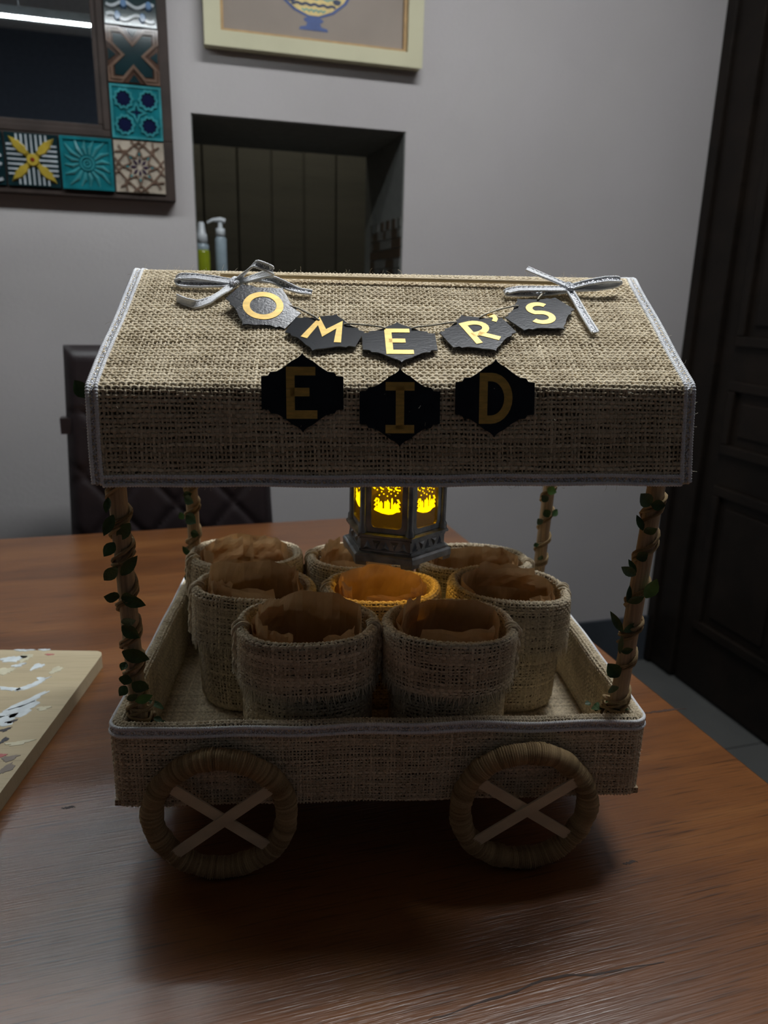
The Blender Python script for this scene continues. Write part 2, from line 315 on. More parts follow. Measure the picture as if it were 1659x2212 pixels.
# ------------------------------------------------------------------ generic shapes
def normals(fn, S, T, e=0.0008):
    a = fn(S+e, T)-fn(S-e, T); b = fn(S, T+e)-fn(S, T-e); n = np.cross(a, b)
    return n/(np.linalg.norm(n, axis=-1, keepdims=True)+1e-12), a/(np.linalg.norm(a, axis=-1, keepdims=True)+1e-12), b/(np.linalg.norm(b, axis=-1, keepdims=True)+1e-12)
def weave(mb, fn, LS, LT, ps, pt, r=None, seed=0, s0=0.0, t0=0.0, mat=0, fine=True, loose=0.10):
    """plain weave of real threads over the surface fn(s, t) -> points"""
    g = np.random.default_rng(seed); ns, ntt = max(2, int(LS/ps)), max(2, int(LT/pt))
    ps, pt = LS/ns, LT/ntt
    sec = np.array([(-1, -0.5), (-0.5, 0.75), (0.5, 0.75), (1, -0.5)]) if fine else np.array([(-1, -0.4), (0, 0.8), (1, -0.4)])
    A = 0.20*min(ps, pt)
    for direc in (0, 1):
        if direc == 0: n, L, pl, po, cnt = ntt, LS, ps, pt, ns
        else: n, L, pl, po, cnt = ns, LT, pt, ps, ntt
        K = 2*cnt+1; l = np.arange(K)*pl/2; j = np.arange(n)
        ph = g.uniform(0, 6.28, (n, 4)); ll = l[None, :]
        jit = loose*po*(np.sin(ll*40+ph[:, :1])+0.7*np.sin(ll*130+ph[:, 1:2]))+0.18*po*np.sin(ll*19+j[:, None]*0.25+seed)+g.normal(0, 0.06*po, (n, K))
        w = (0.40 if direc == 0 else 0.30)*po*(1+0.28*np.sin(ll*90+ph[:, 2:3])+g.normal(0, 0.10, (n, K)))*g.uniform(0.82, 1.22, (n, 1))
        c = (j[:, None]+0.5)*po+jit
        sg = 1 if direc == 0 else -1
        h = sg*A*np.sin(np.pi*ll/pl+np.pi*j[:, None])+g.normal(0, A*0.12, (n, K))
        base = w
        P = []
        for (q, hh) in sec:
            cc = c+q*base; hv = h+hh*0.30*po
            S, T = (np.broadcast_to(ll, cc.shape)+s0, cc+t0) if direc == 0 else (cc+s0, np.broadcast_to(ll, cc.shape)+t0)
            N, _, _ = normals(fn, S, T)
            P.append(fn(S, T)+N*(hv+A)[..., None])
        P = np.stack(P, 2)                      # n, K, sec, 3
        nn, KK, q = P.shape[:3]; I = np.arange(nn*KK*q).reshape(nn, KK, q)
        a, b, c_, d = I[:, :-1, :-1], I[:, 1:, :-1], I[:, 1:, 1:], I[:, :-1, 1:]
        F = np.stack([a, b, c_, d] if direc == 0 else [a, d, c_, b], -1).reshape(-1, 4)
        tone = np.broadcast_to((0.5+g.normal(0, 0.22, (n, 1))+g.normal(0, 0.12, (n, K)))[..., None], (nn, KK, q)).ravel()
        mb.add(P.reshape(-1, 3), F, mat, np.clip(tone, 0, 1))
def sheet(mb, fn, S, T, off, mat=0):
    SS, TT = np.meshgrid(S, T, indexing='ij'); N, _, _ = normals(fn, SS, TT)
    P = fn(SS, TT)+N*off; mb.grid(P, mat); return P
def polyline_fn(P):
    """arc-length parametrised polyline, returns f(t)->points and its length"""
    P = np.asarray(P, float); d = np.linalg.norm(np.diff(P, axis=0), axis=1); L = np.concatenate([[0], np.cumsum(d)])
    def f(t):
        out = [np.interp(t, L, P[:, k]) for k in range(P.shape[1])]
        r = np.stack(out, -1)
        lo = (t < 0)[..., None]*(P[1]-P[0])/d[0]*t[..., None]; hi = (t > L[-1])[..., None]*(P[-1]-P[-2])/d[-1]*(t-L[-1])[..., None]
        return r+lo+hi
    return f, L[-1]
def smooth_fn(f, w, k=4):
    return lambda t: sum(f(t+w*(i/k-0.5)*2) for i in range(k+1))/(k+1)
def strokes(lines, w, closed=False):
    """thick polylines -> list of quads (N,4,2)"""
    out = []
    for L in lines:
        cl = L[0] == L[-1]; P = np.array(L[:-1] if cl else L, float); n = len(P)
        prev = np.roll(P, 1, 0); nxt = np.roll(P, -1, 0)
        A = []; B = []
        for i in range(n):
            d0 = nrm(P[i]-prev[i]) if (cl or i > 0) else nrm(nxt[i]-P[i]); d1 = nrm(nxt[i]-P[i]) if (cl or i < n-1) else d0
            n0 = np.array([-d0[1], d0[0]]); n1 = np.array([-d1[1], d1[0]]); m = nrm(n0+n1); k = 1/max(0.45, np.dot(m, n0))
            A.append(P[i]+m*w/2*k); B.append(P[i]-m*w/2*k)
        idx = range(n if cl else n-1)
        out.append((np.array(A), np.array(B), cl))
    return out
def stroke_mesh(mb, lines, w, O, ex, ey, n, h0, h1, mat=0):
    for A, B, cl in strokes(lines, w):
        O = np.asarray(O, float)
        def to(Q, h): return O+Q[:, :1]*ex+Q[:, 1:]*ey+n*h
        ring = np.stack([to(A, h0), to(A, h1), to(B, h1), to(B, h0)], 1)
        mb.grid(ring, mat, close_u=cl, close_v=True)
        if not cl: mb.add(ring[0][::-1], [[0, 1, 2, 3]], mat); mb.add(ring[-1], [[0, 1, 2, 3]], mat)
def arc(cx, cy, rx, ry, a0, a1, k=14):
    return [(cx+rx*math.cos(math.radians(a0+(a1-a0)*i/k)), cy+ry*math.sin(math.radians(a0+(a1-a0)*i/k))) for i in range(k+1)]

# ================================================================== SETTING (world axes = room axes)
TZ = TABLE_Z; WY = 2.075
def wbox(mb, x0, x1, y0, y1, z0, z1, mat=0): return mb.box(((x0+x1)/2, (y0+y1)/2, (z0+z1)/2), (x1-x0, y1-y0, z1-z0), mat=mat)
fl = wbox(MB(), -2.3, 1.75, -1.5, 2.47, -0.06, -0.004).build('floor', M['grout'], kind='structure')
tl = wbox(MB(), -0.298, 0.298, -0.298, 0.298, -0.012, 0.0).mesh('tile', M['floor'])
for i in range(7):
    for j in range(7):
        x, y = -1.95+i*0.6+0.02, -1.18+j*0.6
        if x < 1.7 and y < 2.3: link('tile', tl, fl, loc=(x, y, 0))
OX0, OX1, OZ0, OZ1 = 0.104, 0.657, 0.48+TZ, 0.908+TZ
w = MB()
wbox(w, -2.3, OX0, WY, 2.47, 0, 2.75); wbox(w, OX1, 1.75, WY, 2.47, 0, 2.75); wbox(w, OX0, OX1, WY, 2.47, 0, OZ0); wbox(w, OX0, OX1, WY, 2.47, OZ1, 2.75)
wb = w.build('wall_back', M['wall'], kind='structure')
w = MB()                                    # lining of the opening
wbox(w, OX0-0.001, OX0+0.003, WY+0.004, 2.47, OZ0, OZ1); wbox(w, OX1-0.003, OX1+0.001, WY+0.004, 2.47, OZ0, OZ1)
wbox(w, OX0, OX1, WY+0.004, 2.47, OZ1-0.003, OZ1+0.001); wbox(w, OX0, OX1, WY+0.004, 2.47, OZ0-0.001, OZ0+0.003)
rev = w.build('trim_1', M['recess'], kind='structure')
mosA = MB().box((0, 0, 0), (0.004, 0.026, 0.024)).mesh('mosaic_tile', M['mosaicA']); mosB = MB().box((0, 0, 0), (0.003, 0.026, 0.024)).mesh('mosaic_tile', M['mosaicB'])
for i in range(11):
    for k in range(8):
        z = OZ0+0.02+k*0.0265
        if k == 7 and i % 2: continue
        link('mosaic_tile', mosA if (i*3+k*5+i*k) % 7 < 4 else mosB, rev, loc=(OX1-0.0045, WY+0.022+i*0.0285, z))
link('wall_left', wbox(MB(), -2.35, -2.3, -1.5, 2.47, 0, 2.75).mesh('wall_left', M['greywall']), kind='structure')
link('wall_front', wbox(MB(), -2.35, 1.75, -1.55, -1.5, 0, 2.75).mesh('wall_front', M['navy']), kind='structure')
link('ceiling', wbox(MB(), -2.35, 1.75, -1.55, 3.5, 2.75, 2.8).mesh('ceiling', M['ceil']), kind='structure')
link('wall_right', wbox(MB(), 1.665, 1.75, -1.5, 2.47, 0, 2.75).mesh('wall_right', M['greywall']), kind='structure')
link('baseboard_back', wbox(MB(), -2.3, 1.61, WY-0.012, WY, 0, 0.172).mesh('baseboard_back', M['slate']), kind='structure', bevel=0.002)
# the dark space behind the opening
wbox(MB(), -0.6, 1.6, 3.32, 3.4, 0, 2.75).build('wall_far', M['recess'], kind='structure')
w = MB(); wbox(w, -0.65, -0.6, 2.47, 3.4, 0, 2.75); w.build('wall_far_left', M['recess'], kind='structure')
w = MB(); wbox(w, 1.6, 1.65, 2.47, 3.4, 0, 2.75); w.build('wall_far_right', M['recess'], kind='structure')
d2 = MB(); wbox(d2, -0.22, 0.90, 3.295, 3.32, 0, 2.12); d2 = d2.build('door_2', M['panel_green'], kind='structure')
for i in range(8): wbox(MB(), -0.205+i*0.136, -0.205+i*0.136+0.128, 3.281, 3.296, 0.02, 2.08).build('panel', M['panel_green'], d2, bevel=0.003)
wbox(MB(), 0.905, 0.99, 3.26, 3.32, 0, 2.2).build('trim_2', M['frame_dark'], kind='structure')
cl = empty('opening_fill_light', (0.5, 2.95, 2.74), label='small round fill light, added unseen to brighten the space behind the wall opening', cat='lamp')  # unseen fill, added so the space behind the opening is not black
MB().lathe([(0.10, 0.01), (0.10, -0.02), (0.09, -0.025)], k=24).build('rim', M['plastic'], cl, smooth=True)
MB().lathe([(0.088, -0.02), (0.05, -0.035), (0, -0.04)], k=24).build('diffuser', M['fill_diffuser'], cl, smooth=True)
dl = empty('ceiling_lamp', (0.66, 0.92, 2.75), label='long flat ceiling lamp panel above the table', cat='lamp')
wbox(MB(), -0.51, 0.51, -0.09, 0.09, -0.03, 0.0).build('housing', M['alu'], dl, bevel=0.003)
wbox(MB(), -0.50, 0.50, -0.08, 0.08, -0.034, -0.029).build('lamp_face', M['ceiling_face'], dl)
# the dark wooden door on the right
DX = 1.622
w = MB(); wbox(w, DX-0.004, 1.665, 1.93, WY, 0.012, 2.2); wbox(w, DX-0.004, 1.665, 0.90, 1.02, 0.012, 2.2); wbox(w, DX-0.004, 1.665, 1.02, 1.93, 2.1, 2.2)
wbox(w, DX-0.016, 1.665, 2.035, WY, 0.012, 2.23); wbox(w, DX-0.016, 1.665, 0.88, 0.92, 0.012, 2.23); wbox(w, DX-0.016, 1.665, 0.92, 2.035, 2.19, 2.23)
d1 = w.build('door_1', M['dark_wood'], kind='structure', bevel=0.004)
leaf = wbox(MB(), DX+0.012, 1.66, 1.026, 1.924, 0.012, 2.095).build('door_leaf', M['dark_wood'], d1)
for z0, z1 in ((0.22, 0.70), (0.80, 1.02), (1.12, 1.98)):
    for y0, y1 in ((1.10, 1.44), (1.52, 1.86)):
        p = MB(); wbox(p, DX-0.002, DX+0.014, y0, y1, z0, z0+0.03); wbox(p, DX-0.002, DX+0.014, y0, y1, z1-0.03, z1); wbox(p, DX-0.002, DX+0.014, y0, y0+0.03, z0+0.03, z1-0.03); wbox(p, DX-0.002, DX+0.014, y1-0.03, y1, z0+0.03, z1-0.03)
        wbox(p, DX+0.004, DX+0.014, y0+0.06, y1-0.06, z0+0.06, z1-0.06); p.build('raised_panel', M['dark_wood'], leaf, bevel=0.004)
h = MB(); h.tube([(DX+0.012, 1.085, 1.02), (DX-0.04, 1.085, 1.02), (DX-0.045, 1.10, 1.02), (DX-0.045, 1.19, 1.015)], 0.008, 10); h.build('door_handle', M['pewter'], leaf, smooth=True)

# ------------------------------------------------------------------ dining table
tb = empty('dining_table', (-0.15, 0.83, 0), label='brown wood-grain dining table top filling the foreground', cat='table')
off = (-0.15, 0.83, 0)
TX0, TX1, TY0, TY1 = -1.40, 0.597, 0.06, 1.586
wbox(MB(), TX0, TX1, TY0, TY1, TZ-0.035, TZ).build('tabletop', M['table'], tb, off=off, bevel=0.003)
def grain(pts, wd):
    C_ = np.array([np.array(c2w(on_z(p, 0.0))) for p in pts]); t_ = np.linspace(0, 1, len(C_)); f_, L_g = polyline_fn(C_); q = f_(np.linspace(0, L_g, 40)); g = np.random.default_rng(len(pts)); q[:, 1] += np.cumsum(g.normal(0, .0004, 40)); q[:, 2] = TZ
    wv_ = wd*(0.25+np.sin(np.linspace(0.1, 3.04, 40)))*g.uniform(.6, 1.3, 40); a_, b_ = q.copy(), q.copy(); a_[:, 1] += wv_; b_[:, 1] -= wv_; a_[:, 2] = b_[:, 2] = TZ+0.00025
    m = MB(); m.grid(np.stack([q*[1, 1, 1]-[0, 0, .0002]+[0, 1, 0]*wv_[:, None], a_, b_, q-[0, 0, .0002]-[0, 1, 0]*wv_[:, None]], 1)); m.build('grain_line', M['crack'], tb, off=off)
grain([(925, 2205), (1060, 2165), (1180, 2125), (1240, 2112), (1290, 2110), (1440, 2085)], 0.0008)
grain([(1385, 1541), (1430, 1535), (1482, 1531)], 0.0016)
grain([(132, 1746), (148, 1743), (163, 1744)], 0.0014); grain([(1345, 1866), (1362, 1861), (1378, 1862)], 0.0013)
ap = MB(); wbox(ap, TX0+0.1, TX1-0.1, TY0+0.1, TY0+0.125, TZ-0.115, TZ-0.035); wbox(ap, TX0+0.1, TX1-0.1, TY1-0.125, TY1-0.1, TZ-0.115, TZ-0.035)
wbox(ap, TX0+0.1, TX0+0.125, TY0+0.125, TY1-0.125, TZ-0.115, TZ-0.035); wbox(ap, TX1-0.125, TX1-0.1, TY0+0.125, TY1-0.125, TZ-0.115, TZ-0.035); ap.build('apron', M['table'], tb, off=off)
for x in (TX0+0.11, TX1-0.11):
    for y in (TY0+0.11, TY1-0.11):
        p = [(-0.035, -0.035), (0.035, -0.035), (0.035, 0.035), (-0.035, 0.035)]
        MB().prism(p, TZ-0.036, 0.0, O=(x, y, 0), shrink=0.25, n=(0, 0, 1)).build('leg', M['table'], tb, off=off)

# ------------------------------------------------------------------ chair behind the table
ch = empty('dining_chair', (0.017, 1.60, 0), label='dark brown quilted leather dining chair behind the far edge of the table', cat='chair')
co = (0.017, 1.60, 0)
nx, nz = 60, 70
X = np.linspace(-1, 1, nx); Z = np.linspace(0, 1, nz); XX, ZZ = np.meshgrid(X, Z, indexing='ij')
hw = 0.236-0.022*ZZ; zz = 0.52+0.60*ZZ; xx = 0.011+XX*hw
edge = np.clip((1-np.abs(XX))*hw/0.022, 0, 1)*np.clip((1-ZZ)*0.6/0.022, 0, 1)
a = 0.13; tri = lambda q: np.abs((q/a) % 1-0.5)*2
dd = np.minimum(1-tri((xx-0.015)+zz*0.85), 1-tri((xx-0.015)-zz*0.85)); quilt = np.where(ZZ < 0.78, 0.010*np.clip(dd*5, 0, 1)**0.6, 0.010)
front = 1.735-0.03*ZZ*0-quilt*edge-0.016*np.sqrt(edge)
bk = MB(); P = np.stack([xx, front+0.05*ZZ, zz], -1); bk.grid(P[::-1])
P2 = np.stack([xx, 0*front+1.752+0.05*ZZ+0.022*np.sqrt(edge), zz], -1); bk.grid(P2)
for A_, B_ in ((P[0], P2[0]), (P2[-1], P[-1]), (P[:, -1], P2[:, -1]), (P2[:, 0], P[:, 0])): bk.grid(np.stack([A_, B_], 0))
bk.build('backrest', M['leather'], ch, smooth=True, off=co)
wg = MB(); wbox(wg, -0.2205, -0.195, 1.755, 1.785, 0.93, 0.965); wg.build('side_tab', M['leather'], ch, off=co)
st = MB(); wbox(st, -0.215, 0.245, 1.30, 1.745, 0.42, 0.50); st.build('seat', M['leather'], ch, off=co, bevel=0.02)
for x in (-0.18, 0.21):
    for y in (1.34, 1.72):
        MB().prism([(-0.02, -0.02), (0.02, -0.02), (0.02, 0.02), (-0.02, 0.02)], 0.43, 0.0, O=(x, y, 0), n=(0, 0, 1), shrink=0.3).build('leg', M['frame_dark'], ch, off=co)

# ------------------------------------------------------------------ mirror with the tile frame
NXT, NZT, PT = 9, 7, 0.118
mx1, mz0 = 0.058, 0.700+TZ; tx1, tz0 = 0.037, 0.7126+TZ
tx0, tz1 = tx1-NXT*PT, tz0+NZT*PT; mx0, mz1 = tx0-0.021, tz1+0.021
mi = empty('wall_mirror', ((mx0+mx1)/2, WY, mz0), label='wall mirror in a dark frame set with relief glazed tiles', cat='mirror'); mo = ((mx0+mx1)/2, WY, mz0)
gx0, gx1, gz0, gz1 = tx0+PT+0.032, tx1-PT-0.032, tz0+PT+0.032, tz1-PT-0.032
fr = MB(); wbox(fr, mx0, mx1, WY-0.034, WY, mz0, tz0+PT+0.002); wbox(fr, mx0, mx1, WY-0.034, WY, tz1-PT-0.002, mz1)
wbox(fr, mx0, tx0+PT+0.002, WY-0.034, WY, tz0+PT+0.002, tz1-PT-0.002); wbox(fr, tx1-PT-0.002, mx1, WY-0.034, WY, tz0+PT+0.002, tz1-PT-0.002)
fr.build('frame', M['frame_dark'], mi, off=mo, bevel=0.002)
fi = MB()
for q, dy in ((0.0, 0.036), (0.012, 0.030)):
    a0, a1, b0, b1 = tx0+PT+0.002+q, tx1-PT-0.002-q, tz0+PT+0.002+q, tz1-PT-0.002-q; e = 0.015
    wbox(fi, a0, a1, WY-dy, WY-0.012, b0, b0+e); wbox(fi, a0, a1, WY-dy, WY-0.012, b1-e, b1); wbox(fi, a0, a0+e, WY-dy, WY-0.012, b0+e, b1-e); wbox(fi, a1-e, a1, WY-dy, WY-0.012, b0+e, b1-e)
fi.build('inner_frame', M['frame_dark'], mi, off=mo, bevel=0.002)
gl = MB(); wbox(gl, gx0-0.008, gx1+0.008, WY-0.018, WY-0.012, gz0-0.008, gz1+0.008); gl.build('mirror_glass', M['mirror'], mi, off=mo)
EX, EZ, NN = np.array([1.0, 0, 0]), np.array([0, 0, 1.0]), np.array([0, -1.0, 0]); HT = 0.0575
def tile_design(kind):
    """local coordinates: x right, z up, towards the room = -y; returns base mesh and [(name, mesh, label)]"""
    sq = [(-HT, -HT), (HT, -HT), (HT, HT), (-HT, HT)]; subs = []
    def pr(poly, h0, h1, shr=0.0, mb=None, O=(0, 0, 0)): return (mb or MB()).prism(np.array(poly)*HT, h0, h1, O=O, ex=EX, ey=EZ, n=NN, shrink=shr)
    def stk(lines, w_, h1, mb=None):
        mb = mb or MB(); stroke_mesh(mb, [[(x*HT, y*HT) for x, y in L] for L in lines], w_*HT, (0, 0, 0), EX, EZ, NN, 0.005, h1); return mb
    def sub(name, mb, mat): subs.append((name, mb.mesh(name, mat)))
    basem = {'cross': 't_brown', 'stars': 't_teal', 'sun': 't_teal', 'petal': 't_dark', 'rosette': 't_cream', 'waves': 't_dark'}[kind]
    base = MB().prism(sq, 0, 0.006, ex=EX, ey=EZ, n=NN, shrink=0.02).mesh('tile', M[basem])
    if kind == 'cross':
        XP = [(0, .38), (.42, .84), (.84, .84), (.84, .42), (.38, 0), (.84, -.42), (.84, -.84), (.42, -.84), (0, -.38), (-.42, -.84), (-.84, -.84), (-.84, -.42), (-.38, 0), (-.84, .42), (-.84, .84), (-.42, .84)]
        sub('cross_outline', stk([XP+[XP[0]]], 0.10, 0.0105), M['t_brownL']); sub('cross', pr(np.array(XP)*0.86, 0.005, 0.0075), M['t_dark'])
        XO = [(x*1.14, y*1.14) for x, y in XP]; sub('outer_outline', stk([XO+[XO[0]]], 0.07, 0.0085), M['t_brownL'])
        for a in range(4):
            c_, s_ = round(math.cos(a*math.pi/2)), round(math.sin(a*math.pi/2)); sub('corner_piece', pr([(c_*x-s_*y, s_*x+c_*y) for x, y in ((-.22, .95), (0, .66), (.22, .95))], 0.005, 0.0075), M['t_dark'])
    if kind == 'stars':
        star = lambda R, r, n, a=0: [((R if i % 2 == 0 else r)*math.cos(math.pi*i/n+a), (R if i % 2 == 0 else r)*math.sin(math.pi*i/n+a)) for i in range(2*n)]
        sub('border', stk([[(-.95, -.95), (.95, -.95), (.95, .95), (-.95, .95), (-.95, -.95)]], 0.09, 0.0085), M['t_tealL'])
        for sx in (-1, 1):
            for sy in (-1, 1):
                S_ = star(0.30, 0.245, 10); sub('star', pr(S_, 0.005, 0.0068, O=(sx*.48*HT, 0, sy*.48*HT)), M['t_navy'])
                S2 = [(x*1.22+sx*.48, y*1.22+sy*.48) for x, y in S_]; sub('star_rim', stk([S2+[S2[0]]], 0.08, 0.010), M['t_tealL'])
        sub('centre_star', pr(star(0.24, 0.06, 4), 0.005, 0.0068), M['t_navy'])
        C4 = [(x*1.35, y*1.35) for x, y in star(0.26, 0.11, 4)]; sub('centre_rim', stk([C4+[C4[0]]], 0.06, 0.0095), M['t_tealL'])
    if kind == 'sun':
        sub('border', stk([[(-.93, -.93), (.93, -.93), (.93, .93), (-.93, .93), (-.93, -.93)]], 0.12, 0.010), M['t_teal'])
        mb = MB()
        for i in range(16):
            a = i*math.pi/8+0.1; R = min(0.86/max(abs(math.cos(a)), abs(math.sin(a))), 1.08)
            mid = (0.30+R)/2; L = [(0.34*math.cos(a), 0.34*math.sin(a)), (mid*math.cos(a+.09), mid*math.sin(a+.09)), (R*math.cos(a-.03), R*math.sin(a-.03))]
            T_ = [(x*HT, 0, y*HT) for x, y in L]; mb.tube(np.array(T_)+NN*0.0065, np.array([0.05, 0.085, 0.03])*HT, 6)
        sub('sun_ray', mb, M['t_tealL'])
        for R in (0.25, 0.13): sub('ring', stk([arc(0, 0, R, R, 0, 345, 15)+[arc(0, 0, R, R, 0, 345, 15)[0]]], 0.05, 0.010), M['t_tealL'])
        sub('boss', pr(arc(0, 0, .06, .06, 0, 330, 11), 0.005, 0.011, 0.4), M['t_tealL'])
    if kind == 'petal':
        for i in range(7):
            t = -0.54+i*0.18; e = abs(t)+0.16
            for L in ([(t, e), (t, .93)], [(t, -e), (t, -.93)], [(e, t), (.93, t)], [(-e, t), (-.93, t)]): sub('bar', stk([L], 0.075, 0.0085), M['t_white'])
        for i in range(4):
            a = math.pi/4+i*math.pi/2; c_, s_ = math.cos(a), math.sin(a); pl = [(0.22, -.08), (0.5, -.19), (0.85, -.17), (1.22, 0), (0.85, .17), (0.5, .19), (0.22, .08)]
            sub('petal', pr([(c_*x-s_*y, s_*x+c_*y) for x, y in pl], 0.005, 0.012, 0.25), M['t_yellow'])
        sub('flower_centre', pr(arc(0, 0, .27, .27, 0, 345, 15), 0.005, 0.013, 0.2), M['t_yellow']); sub('red_dot', pr(arc(0, 0, .10, .10, 0, 330, 11), 0.012, 0.0145, 0.3), M['t_red'])
    if kind == 'rosette':
        ln = []
        for i in range(8):
            a = i*math.pi/4; R = [(.36*math.cos(a-.39), .36*math.sin(a-.39)), (.66*math.cos(a), .66*math.sin(a)), (.36*math.cos(a+.39), .36*math.sin(a+.39))]; ln.append(R)
        for i in range(4):
            c_, s_ = round(math.cos(i*math.pi/2)), round(math.sin(i*math.pi/2)); L = [(-.95, .55), (-.45, .60), (-.22, .80), (0, .95), (.22, .80), (.45, .60), (.6, .45)]
            ln.append([(c_*x-s_*y, s_*x+c_*y) for x, y in L]); ln.append([(c_*x-s_*y, s_*x+c_*y) for x, y in ((-.3, .97), (0, .70), (.3, .97))])
            ln.append([(c_*x-s_*y, s_*x+c_*y) for x, y in ((.45, .60), (.80, .80))])
        sub('line_lattice', stk(ln, 0.06, 0.0095), M['t_brownL'])
        for i in range(8):
            a = i*math.pi/4; d_ = lambda r, q: (r*math.cos(a+q), r*math.sin(a+q))
            sub('diamond', pr([d_(.42, 0), d_(.54, -.17), d_(.66, 0), d_(.54, .17)], 0.005, 0.0085, 0.1), M['t_tealL'])
            sub('petal', pr([d_(.08, 0), d_(.25, -.28), d_(.40, 0), d_(.25, .28)], 0.005, 0.0085, 0.15), M['t_purple'])
    if kind == 'waves':
        for k in range(4):
            z = -0.72+k*0.44
            L = [(x/20.0, z+0.09*math.sin(x/20.0*6.5+k*3.1)) for x in range(-18, 19)]
            sub('wave', stk([L], 0.11, 0.011), M['t_white'])
            for q in range(2): xc = -0.5+q*0.95+(k % 2)*0.25; sub('oval', pr(arc(xc, z+.03, .15, .20, 0, 330, 11), 0.005, 0.0135, 0.3), M['t_blue'])
    return base, subs
DES = {k: tile_design(k) for k in ('cross', 'stars', 'sun', 'petal', 'rosette', 'waves')}
def put_tile(kind, cx_, cz_):
    base, subs = DES[kind]; t = link('tile', base, mi, loc=(cx_-mo[0], WY-0.034-mo[1], cz_-mo[2]))
    for n_, me in subs: link(n_, me, t)
order = ['rosette', 'sun', 'petal', 'waves', 'stars', 'cross', 'sun', 'petal', 'rosette']
for i in range(NXT): put_tile(order[i], tx1-PT*(i+0.5), tz0+PT*0.5); put_tile(order[::-1][i], tx1-PT*(i+0.5), tz1-PT*0.5)
side = ['stars', 'cross', 'waves', 'sun', 'petal']
for k in range(NZT-2): put_tile(side[k], tx1-PT*0.5, tz0+PT*(k+1.5)); put_tile(side[::-1][k], tx0+PT*0.5, tz0+PT*(k+1.5))

# ------------------------------------------------------------------ framed picture
px0, px1, pz0, pz1 = 0.1413, 0.685, 1.050+TZ, 1.75+TZ; ix0, ix1, iz0, iz1 = 0.180, 0.645, 1.084+TZ, 1.714+TZ
pc = empty('framed_picture', ((px0+px1)/2, WY, pz0), label='cream framed painting of a blue vase above the wall opening', cat='picture'); po = ((px0+px1)/2, WY, pz0)
pf = MB()
def mitre(mb, o, i, y0, y1):
    """four mitred bars between outer and inner rectangles"""
    A = [(o[0], o[2]), (o[1], o[2]), (o[1], o[3]), (o[0], o[3])]; B = [(i[0], i[2]), (i[1], i[2]), (i[1], i[3]), (i[0], i[3])]
    for k in range(4):
        l = (k+1) % 4; mb.prism([A[k], A[l], B[l], B[k]], 0, y1-y0, O=(0, y1, 0), ex=EX, ey=EZ, n=NN)
mitre(pf, (px0, px1, pz0, pz1), (ix0, ix1, iz0, iz1), WY-0.036, WY-0.004); pf.build('frame', M['cream'], pc, off=po, bevel=0.006)
pe = MB(); mitre(pe, (ix0, ix1, iz0, iz1), (ix0+.008, ix1-.008, iz0+.008, iz1-.008), WY-0.024, WY-0.004); pe.build('inner_edge', M['ochre'], pc, off=po)
cv = MB(); wbox(cv, ix0+.004, ix1-.004, WY-0.014, WY-0.004, iz0+.004, iz1-.004); canvas = cv.build('canvas', M['canvas'], pc, off=po)
vx = 0.407; Z0 = 1.112+TZ; yv = WY-0.0142
half = [(0.036, 0), (0.034, 0.006), (0.019, 0.009), (0.016, 0.016), (0.024, 0.020), (0.024, 0.024), (0.016, 0.028), (0.050, 0.040), (0.082, 0.064), (0.105, 0.10), (0.112, 0.15), (0.10, 0.20), (0.06, 0.25), (0.035, 0.27), (0.03, 0.33), (0.05, 0.36)]
def vflat(pts, mat, name, h): MB().prism(pts, 0, h, O=(vx, yv, Z0), ex=EX, ey=EZ, n=NN).build(name, M[mat], canvas, off=po)
vflat([(x, z) for x, z in half]+[(-x, z) for x, z in half[::-1]], 'vase_blue', 'painted_vase', 0.0006)
inner = [(0.012, 0.032), (0.045, 0.044), (0.076, 0.067), (0.097, 0.10), (0.103, 0.15), (0.09, 0.20)]
vflat([(x, z) for x, z in inner]+[(-x, z) for x, z in inner[::-1]], 'vase_gold', 'painted_body', 0.0012)
v = MB(); EYV = (vx, yv, Z0)
for k, (z, wv) in enumerate(((0.040, .030), (0.052, .055), (0.066, .068), (0.084, .085), (0.104, .09), (0.126, .095))):
    L = [(x*wv/10, z+0.0045*abs(math.sin(x*0.8+k*1.2))) for x in range(-10, 11)]
    stroke_mesh(v, [L], 0.0055 if k % 2 else 0.003, EYV, EX, EZ, NN, 0.001, 0.0018, mat=k % 2)
v.build('painted_waves', [M['vase_teal'], M['vase_navy']], canvas, off=po)
v = MB()
for x, z in ((-.055, .062), (-.03, .075), (0.0, .072), (.03, .078), (.058, .066), (-.07, .092), (.074, .09)): v.prism(arc(x, z, .010, .006, 0, 330, 11), 0.001, 0.002, O=EYV, ex=EX, ey=EZ, n=NN)
v.build('painted_scale', M['vase_navy'], canvas, off=po, kind='stuff')

# ------------------------------------------------------------------ bottles on the sill of the opening
zs = OZ0+0.003
sb = empty('spray_bottle', (0.122, 2.15, zs), label='small spray bottle of yellow-green liquid at the left of the wall opening', cat='bottle'); k = 20
MB().lathe([(0, 0), (0.019, 0), (0.020, 0.003), (0.020, 0.105), (0.018, 0.112), (0.0, 0.112)], k=k).build('body', M['liquid'], sb, smooth=True)
MB().lathe([(0.018, 0.1121), (0.0185, 0.122), (0.013, 0.130), (0, 0.130)], k=k).build('neck', M['clear'], sb, smooth=True)
MB().lathe([(0.0, 0.128), (0.0145, 0.128), (0.0145, 0.150), (0.011, 0.156), (0.008, 0.178), (0.006, 0.182), (0, 0.182)], k=k).build('cap', M['plastic'], sb, smooth=True)
pb = empty('pump_bottle', (0.172, 2.16, zs), label='slim clear pump bottle with a white dispenser head in the wall opening', cat='bottle')
MB().lathe([(0, 0), (0.014, 0), (0.0155, 0.003), (0.0155, 0.142), (0.010, 0.150), (0, 0.150)], k=k).build('body', M['clear'], pb, smooth=True)
